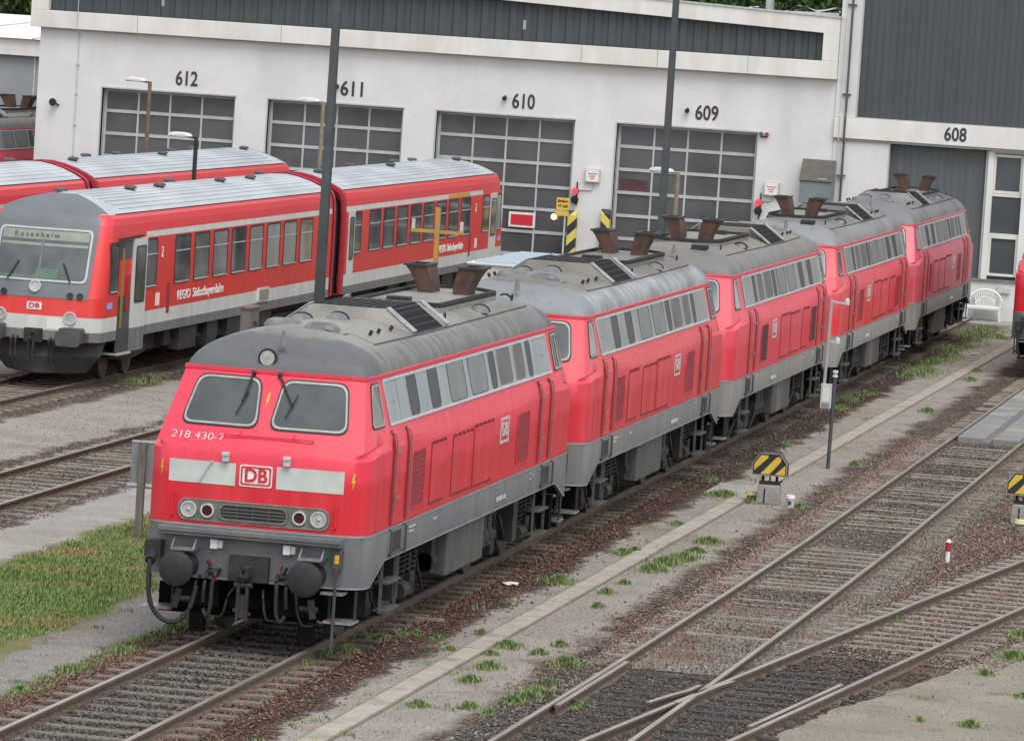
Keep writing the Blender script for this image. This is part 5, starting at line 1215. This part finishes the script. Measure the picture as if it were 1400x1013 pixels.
# wall lamps, horn, traffic signals, boxes, guard posts
for x, lab in ((-14.68, 'small dark spotlight beside the number 610'), (-8.76, 'small dark spotlight beside the number 609'), (-20.2, 'small dark spotlight beside the number 611, half behind the mast')):
    t = thing('spotlight', lab, 'spotlight', (x, FY, 5.82), 0, 'spotlights by the door numbers')
    mb = MB(); mb.cyl((0, -.16, 0), (0, -.03, .02), .075, .06, 12); mb.build('lamp_head', darkiron, t); mb = MB(); mb.box(-.02, .02, -.06, 0, -.02, .1); mb.build('bracket', darkiron, t)
t = thing('alarm_horn', 'round dark alarm horn on the white wall at far left', 'horn', (-29.6, FY, 4.71))
mb = MB(); mb.cyl((0, -.28, 0), (0, -.1, 0), .13, .08, 14); mb.build('horn_bell', darkiron, t); mb = MB(); mb.bar((0, -.12, 0), (.14, -.02, -.1), .05); mb.build('bracket', darkiron, t)
redglow = glow('signal_red', (1, .02, .035), 1.3)
for x, z, zs, xs, lab, lab2 in ((-12.20, 3.03, 3.78, -11.92, 'red signal light on the pier between doors 610 and 609', 'white sign box with red lettering between doors 610 and 609'), (-6.28, 3.09, 3.76, -6.15, 'red signal light to the right of door 609', 'white sign box with red lettering right of door 609')):
    t = thing('signal_light', lab, 'signal light', (x, FY, z), 0, 'red signal lights by the doors')
    mb = MB(); mb.cyl((0, -.2, 0), (0, -.04, 0), .11, n=16); mb.cyl((0, -.2, -.27), (0, -.04, -.27), .12, n=16); mb.bar((.05, -.05, -.45), (.05, -.05, .3), .04); mb.build('lamp_body', darkiron, t)
    mb = MB(); mb.cyl((0, -.235, 0), (0, -.202, 0), .10, .105, 16); mb.build('red_lens', redglow, t)
    mb = MB(); mb.cyl((0, -.235, -.27), (0, -.202, -.27), .09, .10, 16); mb.build('dark_lens', mat('green_dark_lens', (.01, .03, .02), rough=.15), t)
    mb = MB(); mb.tube([(.07, -.03, .05), (xs-x+.22, -.03, .05), (xs-x+.26, -.03, .1), (xs-x+.3, -.03, .45)], .018, 6); mb.build('conduit', palegrey, t)
    t = thing('sign_box', lab2, 'sign box', (xs+.25, FY, zs-.22), 0, 'white sign boxes by the doors')
    mb = MB(); mb.box(-.24, .24, -.14, 0, -.22, .22); mb.build('case', palegrey, t, bevel=.012)
    mb = MB(); mb.box(-.205, .205, -.147, -.141, -.185, .185); mb.build('face', white, t)
    mb = MB()
    for zz, w in ((.06, .15), (-.02, .10), (-.09, .07)):
        for k in range(-4, 5): mb.box(k*w/4.5-w*.09, k*w/4.5+w*.07, -.151, -.148, zz-.018, zz+.018)
    mb.build('sign_lettering', letterr, t)
def striped(name, sgn, w, h):
    m, n, l, b = nmat(name); b.inputs['Roughness'].default_value = .55
    tc = n.new('ShaderNodeTexCoord'); sx = n.new('ShaderNodeSeparateXYZ'); l.new(tc.outputs['Object'], sx.inputs[0])
    a = n.new('ShaderNodeMath'); a.operation = 'MULTIPLY_ADD'; l.new(sx.outputs['X'], a.inputs[0]); a.inputs[1].default_value = sgn*1.0; l.new(sx.outputs['Z'], a.inputs[2])
    d = n.new('ShaderNodeMath'); d.operation = 'DIVIDE'; l.new(a.outputs[0], d.inputs[0]); d.inputs[1].default_value = h
    fr_ = n.new('ShaderNodeMath'); fr_.operation = 'FRACT'; l.new(d.outputs[0], fr_.inputs[0])
    g = n.new('ShaderNodeMath'); g.operation = 'GREATER_THAN'; l.new(fr_.outputs[0], g.inputs[0]); g.inputs[1].default_value = .5
    mx = n.new('ShaderNodeMix'); mx.data_type = 'RGBA'; l.new(g.outputs[0], mx.inputs[0]); mx.inputs[6].default_value = (.025, .026, .03, 1); mx.inputs[7].default_value = (.62, .5, .10, 1)
    l.new(mx.outputs[2], b.inputs['Base Color']); MATS[name] = m; return m
sA, sB = striped('hazard_rising', -1, 0, .62), striped('hazard_falling', 1, 0, .62)
for x, m, zt, lab in ((-12.22, sA, 2.5, 'black and yellow striped guard post right of door 610'), (-11.15, sB, 2.62, 'black and yellow striped guard post left of door 609'), (-6.27, sA, 2.55, 'black and yellow striped guard post right of door 609')):
    t = thing('guard_post', lab, 'guard post', (x, FY-.16, GZ), 0, 'striped guard posts at the doors')
    mb = MB(); mb.loft([[(-.14, -.1, z), (.14, -.1, z), (.14, .12, z), (-.14, .12, z)] for z in (0, zt-.1)]+[[(-.14, -.02, zt+.05), (.14, -.02, zt+.05), (.14, .12, zt+.05), (-.14, .12, zt+.05)]], True); mb.build('post', m, t, bevel=.012)
    mb = MB(); mb.box(-.17, .17, -.13, .14, 0, .06); mb.build('base_plate', darkiron, t)
t = thing('yellow_sign', 'yellow sign on a pole in front of door 610 reading Einfahrt VT 628', 'sign', (-12.42, FY-.75, GZ))
mb = MB(); mb.cyl((.06, 0, 0), (.06, 0, 2.9), .03, n=10); mb.build('pole', palegrey, t)
mb = MB(); mb.prism(rrect(-.23, .19, 2.58, 2.96, .03), lambda u, v, w: (u, w, v), -.05, -.03); mb.prism(rrect(-.26, .19, 2.38, 2.52, .02), lambda u, v, w: (u, w, v), -.05, -.03); mb.build('board', mat('sign_yellow', (.72, .44, .04), (.6, .38, .05), rough=.5, scale=5), t)
lettering('sign_lettering', 'Einfahrt', .12, letterk, (-.02, -.056, 2.85), (1, 0, 0), (0, 0, 1), t, fit=.34, bold=.003)
lettering('sign_lettering', 'VT 628', .12, letterk, (-.02, -.056, 2.69), (1, 0, 0), (0, 0, 1), t, fit=.32, bold=.003)
t = thing('lamp_pair', 'small red and green lamp pair right of the top of door 609', 'signal lamp', (-6.27, FY, 5.25))
mb = MB(); mb.cyl((-.08, -.16, 0), (-.08, -.02, 0), .065, n=12); mb.mi(1).cyl((.1, -.16, 0), (.1, -.02, 0), .065, n=12); mb.build('lamp_head', [mat('lamp_green', (.02, .10, .07), rough=.3), mat('lamp_red', (.35, .02, .03), rough=.3)], t); mb = MB(); mb.box(-.1, .12, -.05, 0, -.1, -.06); mb.build('bracket', darkiron, t)
# sloping hood on the pier left of the hall
t = thing('vent_hood', 'grey steel hood with sloping dark lid on the pier left of the hall', 'hood', (-4.42, FY, 0))
mb = MB(); P = [(-.002, 3.2), (-.78, 3.2), (-.78, 3.90), (-.15, 4.52), (-.002, 4.52)]
mb.prism(P, lambda u, v, w: (w, u, v), -.5, .5); mb.build('hood_case', mat('hood_blue_grey', (.17, .205, .215), (.14, .17, .18), rough=.5, scale=2), t, bevel=.01)
mb = MB(); d = Vector((0, .63, .62)).normalized(); nrm = Vector((0, -.7, .71)); a0, a1 = Vector((0, -.81, 3.88)), Vector((0, -.14, 4.55)); mb.bar(a0+nrm*.02, a1+nrm*.02, 1.06, .03, up=(0, -.7, .71)); mb.build('hood_lid', mat('hood_dark_lid', (.075, .07, .06), (.1, .095, .08), rough=.8, scale=4), t)
mb = MB(); mb.bar((.05, -.80, 3.98), (.33, -.80, 3.98), .03); mb.build('hood_handle', palegrey, t)
# clutter on the shed roof
t = thing('roof_sheet', 'pale rumpled sheet lying on the shed roof below the trees', 'sheet', (-6, FY+2, 9.02))
mb = MB(); mb.loft([[(-2.6+i*.35, y, .16+.10*math.sin(i*1.7+y)+(.12 if i > 7 else 0)) for i in range(13)] for y in (0, 1, 2)], closed=False); mb.add([(-2.6, 0, 0), (1.6, 0, 0), (1.6, 0, .2), (-2.6, 0, .1)], [(0, 1, 2, 3)]); mb.build('sheet', white, t)
for i, x in enumerate((-7.5, -4.9)):
    t = thing('roof_post', ('pale' if i == 0 else 'blue-grey')+' post standing behind the shed roof edge against the trees', 'post', (x, FY+8, 8.9), 0, 'posts on the shed roof')
    mb = MB(); mb.cyl((0, 0, 0), (0, 0, 3), .14, n=12); mb.build('pole', palegrey if i == 0 else alu, t); mb = MB(); mb.cyl((0, 0, 0), (0, 0, .12), .22, n=12); mb.build('base_flange', darkiron, t)
# ------------------------------------------------------------------ white-roofed building behind at left
t = thing('warehouse', 'grey warehouse with a bright white roof in the top left background', 'warehouse', (-60, 132, 0))
mb = MB(); mb.box(-30, 26, 0, 40, -.2, 6.1); mb.build('wall', mat('warehouse_wall', (.26, .275, .29), (.22, .235, .25), rough=.7, scale=.5), t)
mb = MB(); mb.box(-30.2, 26.2, -.3, 0, 5.45, 6.15); mb.build('fascia', beamw, t)
mb = MB(); mb.prism([(-.5, 6.15), (20, 6.95), (40, 6.2)], lambda u, v, w: (w, u, v), -30.4, 26.4); mb.build('roof', mat('warehouse_roof', (.82, .82, .80), (.75, .75, .73), rough=.6, scale=.4), t)
mb = MB()
for x in np.arange(-29, 26, 4.2): mb.bar((x, -.5, 6.18), (x, 20, 6.98), .08, .05)
for x in np.arange(-29, 26, 2.1): mb.bar((x, -.03, 0), (x, -.03, 5.45), .06, .04)
mb.build('panel_rib', palegrey, t)
# ------------------------------------------------------------------ trees far behind
leafm = island_mat('tree_leaves', [(.02, .045, .012), (.04, .085, .02), (.07, .13, .035), (.03, .06, .016)], None, .6)
def tree(x, y, h, r, lab, seed):
    g = np.random.default_rng(seed); t = thing('tree', lab, 'tree', (x, y, GZ), 0, 'trees behind the buildings')
    mb = MB(); mb.cyl((0, 0, 0), (.2, 0, h*.45), .35, .2, 9)
    cl = []
    for _ in range(14):
        a = g.uniform(0, 2*PI); q = r*g.uniform(.2, .75); z = h*g.uniform(.45, .9); p = (q*math.cos(a), q*math.sin(a), z); cl.append((*p, r*g.uniform(.3, .5))); mb.cyl((.1, 0, h*.35), p, .12, .03, 6)
    mb.build('trunk', wood, t)
    N = 9000; c = np.array(cl)[g.integers(0, len(cl), N)]; d = g.normal(0, 1, (N, 3)); d /= np.linalg.norm(d, axis=1)[:, None]
    p = c[:, :3]+d*(c[:, 3]*g.uniform(.4, 1.05, N))[:, None]; s = .16
    u = g.normal(0, 1, (N, 3)); v = np.cross(u, g.normal(0, 1, (N, 3))); u *= s/np.linalg.norm(u, axis=1)[:, None]; v *= s*.6/np.linalg.norm(v, axis=1)[:, None]
    V = np.stack([p-u, p+v, p+u, p-v], 1).reshape(-1, 3); o = mass('crown', V, (np.arange(N)*4)[:, None]+np.array([[0, 1, 2, 3]]), leafm); o.parent = t
tree(-67, 199, 13, 6.5, 'dark green tree above the white warehouse roof at the left edge', 1); tree(-62.5, 203, 12, 6, 'dark green tree above the white warehouse roof next to the shed corner', 2)
tree(-17.5, 150, 13, 5, 'leafy tree behind the shed roof nearest the right mast', 3); tree(-11, 154, 14, 5.5, 'leafy tree behind the shed roof, right beside the tall hall', 4); tree(-14.2, 152, 13, 5, 'leafy tree behind the shed roof between the two neighbouring crowns', 5)
# ------------------------------------------------------------------ lighting masts
for x, y, h, lab in ((-12.0, 54.8, 13, 'tall dark grey steel mast in front of the near railcar'), (-4.35, 59.6, 13, 'tall dark grey steel mast between doors 610 and 609')):
    t = thing('steel_mast', lab, 'mast', (x, y, GZ), 0, 'tall steel masts')
    mb = MB(); w = lambda z, k=(.75 if x < -8 else .62): k*(.15-.06*z/h)
    for s in (-1, 1):
        mb.loft([[(-w(z), s*w(z)-.02*s-.02, z), (w(z), s*w(z)-.02*s-.02, z), (w(z), s*w(z)-.02*s+.02, z), (-w(z), s*w(z)-.02*s+.02, z)] for z in (0, h)], True)
        for e in (-1, 1): mb.loft([[(e*w(z)-.012, s*(w(z)-.08), z), (e*w(z)+.012, s*(w(z)-.08), z), (e*w(z)+.012, s*(w(z)-.02), z), (e*w(z)-.012, s*(w(z)-.02), z)] for z in (0, h)], True)
    mb.build('mast_channel', mastm, t)
    mb = MB(); z = .3
    while z < h-.5:
        for e in (-1, 1): mb.box(e*w(z)-.006, e*w(z)+.006, -w(z)+.021, w(z)-.021, z, z+.3)
        z += .62
    mb.build('batten_plate', mastm, t)
    mb = MB(); mb.box(-.28, .28, -.28, .28, -.1, .1); mb.build('mast_base', concrete, t)
# ------------------------------------------------------------------ small yard lamps
def yard_lamp(x, y, h, side, lab, post):
    t = thing('yard_lamp', lab, 'yard lamp', (x, y, GZ), 0, 'small yard lamps'); H = h-GZ
    mb = MB(); mb.cyl((0, 0, 0), (0, 0, H), .075, .055, 10); mb.build('pole', post, t, smooth=40)
    mb = MB(); mb.bar((0, 0, H-.03), (side*.25, -.05, H), .06); mb.build('bracket', post, t)
    mb = MB(); c = (side*.42, -.08, H+.03)
    mb.loft([[(c[0]+.34*k*math.cos(a), c[1]+.13*k*math.sin(a), c[2]+z) for a in np.linspace(0, 2*PI, 16, False)] for z, k in ((-.06, .8), (-.02, 1), (.05, .85), (.075, .4))], True); mb.build('lamp_hood', mat('lamp_hood_white', (.62, .64, .62), (.5, .52, .5), rough=.4, scale=4), t, smooth=50)
yard_lamp(-22.9, 77.6, 5.85, -1, 'small yard lamp on a rusty pole before door 612', mat('rusty_pole', (.16, .115, .07), (.11, .085, .06), rough=.8, scale=6))
yard_lamp(-17.3, 62.1, 4.80, -1, 'small yard lamp on a dark pole rising between the two railcar roofs', darkiron)
yard_lamp(-17.35, 76.6, 5.62, -1, 'small yard lamp whose head peeks out left of the left mast', mat('tan_pole', (.24, .205, .145), (.17, .145, .105), rough=.7, scale=5))
yard_lamp(-4.2, 60.8, 4.80, -1, 'small yard lamp on a tan pole right of the right mast', MATS['tan_pole'])
# yellow cross-shaped post
t = thing('yellow_cross_post', 'yellow cross-shaped post with upturned arm ends before the rear railcar', 'post', (-11.27, 65.0, GZ))
ym = mat('faded_yellow', (.46, .27, .05), (.36, .22, .06), rough=.6, scale=3)
mb = MB(); mb.box(-.06, .06, -.05, .05, 0, 3.42); mb.build('upright', ym, t)
mb = MB(); mb.box(-.72, -.061, -.05, .05, 2.73, 2.82); mb.box(.061, .72, -.05, .05, 2.73, 2.82); mb.build('cross_arm', ym, t)
for s in (-1, 1):
    mb = MB(); mb.box(*sorted((s*.62, s*.70)), -.04, .04, 2.822, 3.08); mb.build('arm_tip', stripe, t)
mb = MB(); mb.box(-.07, .07, -.07, .07, .0, .25); mb.build('foot', concrete, t)
t = thing('relay_cabinet', 'narrow grey relay cabinet with rusty top before the near railcar', 'cabinet', (-11.72, 46.3, GZ))
mb = MB(); mb.box(-.12, .12, 0, .85, .12, 1.58); mb.build('cabinet_case', mat('cabinet_grey', (.15, .15, .14), (.11, .11, .10), rough=.7, scale=3, streak=(2, 2, .4)), t, bevel=.01)
mb = MB(); mb.box(-.15, .15, -.03, .88, 1.581, 1.63); mb.build('cabinet_lid', mat('lid_rust', (.2, .15, .12), (.15, .12, .10), rough=.8, scale=5), t)
mb = MB(); mb.box(-.15, .15, -.03, .88, 0, .119); mb.build('cabinet_foot', concrete, t)
# container hut beside the second locomotive
t = thing('container', 'cream container with a ribbed pale blue roof beside the second locomotive', 'container', (-6.5, 46.0, GZ))
cm = mat('container_cream', (.5, .47, .42), (.42, .4, .36), rough=.7, scale=2); L, Wd, Hh = 5.9, 2.2, 3.02
mb = MB(); mb.box(0, Wd, 0, L, .15, Hh); mb.build('container_wall', cm, t, bevel=.01)
mb = MB(); mb.box(-.04, Wd+.04, -.04, L+.04, Hh+.001, Hh+.04); mb.mi(1)
for k in range(16): mb.box(.1, Wd-.1, .15+k*.36, .33+k*.36, Hh+.041, Hh+.075)
mb.build('ribbed_roof', [mat('container_roof_white', (.6, .62, .62), rough=.5), mat('container_roof_blue', (.3, .37, .44), (.38, .44, .5), rough=.5, scale=2)], t)
mb = MB()
for s in (0, 1): mb.box(.1, .4, .2+s*(L-.7), .5+s*(L-.7), 0, .15); mb.box(Wd-.4, Wd-.1, .2+s*(L-.7), .5+s*(L-.7), 0, .15)
mb.build('support_block', concrete, t)
# ------------------------------------------------------------------ striped stop lanterns
def lantern(x, y, lab):
    t = thing('stop_lantern', lab, 'track signal', (x, y, GZ), 0, 'black and yellow striped stop lanterns')
    mb = MB(); mb.loft([[(-.2*k, -.18*k, z), (.2*k, -.18*k, z), (.2*k, .18*k, z), (-.2*k, .18*k, z)] for z, k in ((0, 1.05), (.36, .98))], True); mb.build('concrete_block', concrete, t, bevel=.02)
    mb = MB(); mb.box(-.19, .19, -.09, .09, .36, .42)
    for s in (-1, 0, 1): mb.cyl((s*.13, 0, .42), (s*.13, 0, .54), .028 if s else .016, n=8)
    mb.bar((.18, -.05, .40), (.24, -.05, .45), .03); mb.cyl((-.06, -.19, .3), (-.06, -.2, .02), .015, n=6); mb.build('lantern_base', darkiron, t)
    O = [(-.325, .53), (.325, .53), (.325, .76), (.19, .95), (-.19, .95), (-.325, .76)]
    mb = MB(); mb.prism(O, lambda u, v, w: (u, w, v), -.12, .12); bd = mb.build('lantern_case', mat('lantern_black', (.02, .021, .023), rough=.45), t, bevel=.012)
    mb = MB(); mb.ring(O, inset(O, .018), lambda u, v, w: (u, w, v), -.125, -.145); mb.build('case_rim', steel, bd)
    mb = MB()
    for P in ([(-.29, .62), (-.29, .735), (-.17, .91), (-.04, .91), (-.04, .86)], [(-.17, .56), (.0, .56), (.20, .80), (.20, .86), (.16, .90), (.11, .875)], [(.10, .56), (.29, .56), (.29, .74)]):
        mb.prism(P, lambda u, v, w: (u, w, v), -.138, -.12)
    mb.build('yellow_stripe', mat('lantern_yellow', (.62, .43, .05), (.52, .37, .05), rough=.5, scale=8), bd)
lantern(3.27, 27.2, 'black and yellow striped stop lantern on a concrete block beside the trough'); lantern(7.98, 27.4, 'black and yellow striped stop lantern cut by the right edge of the frame')
t = thing('cable_marker', 'white capped grey marker stub with a round mark right of the stop lantern', 'marker', (3.73, 26.8, GZ))
mb = MB(); mb.cyl((0, 0, 0), (0, 0, .17), .075, n=14); mb.mi(1).cyl((0, 0, .17), (0, 0, .23), .09, .085, 14); mb.build('stub', [palegrey, white], t); mb = MB(); mb.box(-.035, .03, -.082, -.072, .06, .13); mb.build('dark_mark', mat('marker_blue_black', (.04, .05, .09), rough=.5), t)
for x, y, lab in ((2.92, 27.4, 'low pale yellow capped stub left of the first stop lantern'), (8.05, 26.2, 'low pale yellow capped stub in front of the lantern at the right edge')):
    t = thing('cable_marker', lab, 'marker', (x, y, GZ), 0, 'yellow capped cable markers')
    mb = MB(); mb.cyl((0, 0, 0), (0, 0, .12), .09, n=14); mb.build('stub', concrete, t); mb = MB(); mb.cyl((0, 0, .12), (0, 0, .19), .13, .11, 14); mb.build('cap', mat('cap_pale_yellow', (.62, .55, .28), (.5, .45, .25), rough=.6, scale=9), t)
t = thing('clearance_post', 'small red and white clearance post standing in the ballast', 'post', (7.39, 19.8, GZ))
mb = MB(); mb.cyl((0, 0, 0), (0, 0, .34), .042, n=12); mb.mi(1).cyl((0, 0, .34), (0, 0, .39), .05, .03, 12); mb.build('post', [white, white], t, smooth=40)
mb = MB(); mb.cyl((0, 0, .19), (0, 0, .335), .052, n=12); mb.build('red_band', mat('post_red', (.30, .02, .04), rough=.5), t)
# service posts with box
t = thing('service_post', 'grey pole with a white box in front of the fourth locomotive', 'service post', (3.21, 35.3, GZ))
mb = MB(); mb.cyl((.12, 0, 0), (.14, 0, 1.86), .038, n=10); mb.build('pole', mastm, t)
mb = MB(); mb.box(-.12, .10, -.09, .0, 1.22, 1.72); mb.build('box_case', palegrey, t, bevel=.01); mb = MB(); mb.box(-.08, .06, -.097, -.091, 1.36, 1.66); mb.build('box_face', mat('box_face_pale', (.55, .58, .52), rough=.5), t)
mb = MB(); mb.box(-.09, .07, -.098, -.091, 1.25, 1.33); mb.build('box_plate', mat('box_plate_grey', (.18, .2, .22), rough=.5), t)
mb = MB(); mb.cyl((.14, 0, 1.86), (.14, 0, 1.92), .06, .05, 10); mb.cyl((.14, 0, 1.95), (.14, 0, 2.0), .06, .05, 10); mb.cyl((.14, 0, 1.9), (.14, 0, 1.96), .03, n=8); mb.build('pole_cap', palegrey, t)
mb = MB(); mb.cyl((-.085, .04, 1.15), (-.04, .04, 3.42), .036, .032, 10); mb.bar((-.085, .04, 1.2), (.13, .02, 1.2), .05); mb.build('bracket_pole', mat('bracket_post_grey', (.3, .31, .31), rough=.5), t)
mb = MB()
for z in (3.38, 2.58): mb.bar((-.04, .04, z), (.26 if z > 3 else .12, 0, z-.02), .035); cx = .28 if z > 3 else .14; mb.cyl((cx, 0, z-.04), (cx, 0, z+.03), .055, .05, 10); mb.cyl((cx, 0, z+.03), (cx, 0, z+.09), .05, .03, 10)
mb.build('bracket', palegrey, t)
# sign seen from behind on a timber post, with cables
t = thing('sign_board', 'grey back of a sign board on a weathered post at the locomotive\'s left corner', 'sign', (-4.98, 13.2, GZ))
mb = MB(); mb.box(-.06, .06, -.06, .03, 0, 1.55); mb.build('post', wood, t, bevel=.01)
mb = MB(); mb.box(-.20, .30, .031, .06, .80, 1.54); mb.build('board', mat('sign_back_grey', (.19, .205, .22), (.15, .165, .18), rough=.6, scale=3, dirt=(.11, .12, .13), dscale=5, dlo=.6, dhi=.65), t)
mb = MB(); mb.box(-.20, .30, .02, .075, 1.54, 1.565); mb.box(-.24, .26, .02, .05, .83, .88); mb.build('board_rail', palegrey, t)
mb = MB()
for k, (dx, m) in enumerate(((.20, 0), (.25, 1), (.29, 0), (.33, 1))): mb.mi(m).tube([(dx, .05, .88), (dx+.05, .03, .6), (dx-.05+.03*k, .0, .3), (dx, .02, .02)], .012, 5)
mb.build('cable', [mat('cable_orange', (.45, .16, .05), rough=.6), mat('cable_brown', (.14, .08, .04), rough=.7)], t)
mb = MB(); mb.loft([[(.24*1+k*math.cos(a), .0+k*math.sin(a), z) for a in np.linspace(0, 2*PI, 8, False)] for z, k in ((0, .08), (.12, .05), (.22, .02))], True); mb.build('cable_foot', darkiron, t)
# white plastic garden bench
t = thing('garden_bench', 'white plastic garden bench against the white wall below the dark window', 'bench', (1.12, 90.0, GZ+.05))
for sx in (-.5, .5):
    for y, k in ((-.25, 1), (.22, 1)): mb = MB(); mb.loft([[(sx*(1.06 if z == 0 else 1)+u*q, y+v*q, z) for u, v in ((-.04, -.035), (.04, -.035), (.04, .035), (-.04, .035))] for z, q in ((0, .8), (.42, 1.2))], True); mb.build('leg', plastic, t)
mb = MB(); mb.box(-.52, .52, -.28, .26, .42, .46); mb.box(-.52, .52, -.30, -.26, .36, .45); mb.build('seat', plastic, t, bevel=.015)
mb = MB(); arc = lambda r, z0, h: [(r*math.cos(a), .24+.08*math.sin(a), z0+h*math.sin(a)) for a in np.linspace(0, PI, 17)]
mb.tube(arc(.50, .60, .36), .04, 6); mb.tube(arc(.30, .50, .22), .025, 6)
for x in np.linspace(-.36, .36, 11): mb.bar((x*.7, .25, .45), (x, .30, .58+.36*math.sqrt(max(0, 1-(x/.5)**2))), .028, .015)
mb.build('backrest', plastic, t)
mb = MB()
for s in (-1, 1): mb.tube([(s*.5, .24, .62), (s*.55, 0, .66), (s*.55, -.24, .64), (s*.52, -.28, .44)], .035, 6); mb.prism([(-.2, .46), (.2, .46), (.18, .62), (-.15, .62)], lambda u, v, w: (s*w, u, v), .50, .515)
mb.build('armrest', plastic, t)
# litter and a hose on the ground
t = MB(); t.tube([(-8.0+.05*i, 0, 0) if 0 else (-12.05+.12*i, 17.2+.25*math.sin(i*.35)+.1*i, GZ+.03) for i in range(14)]+[(-10.45, 18.9, GZ+.03), (-10.55, 18.3, GZ+.03)], .035, 6)
tag(t.build('hose', darkiron, smooth=40), 'dark bent hose lying on the grey ground at the left', 'hose')
for x, y, z_, lab in ((1.52, 11.2, 0, 'small white scrap of paper lying beside the front locomotive\'s ballast'), (2.45, 74.0, 1, 'white and dark rag lying near the trough by the far grass')):
    m = MB(); n = 9; m.add([(x+.12*math.cos(a)*(1+.3*math.sin(3*a)), y+.2*math.sin(a), GZ+.015+.03*abs(math.sin(2*a))) for a in np.linspace(0, 2*PI, n, False)]+[(x, y, GZ+.06)], [(i, (i+1) % n, n) for i in range(n)])
    tag(m.build('litter', white if z_ == 0 else palegrey), lab, 'litter')
m = MB(); m.box(1.12, 1.55, 6.1, 6.17, GZ+.005, GZ+.045); tag(m.build('timber_offcut', sleeperc), 'short pale timber piece lying on the red-brown ballast beside the front locomotive', 'timber')
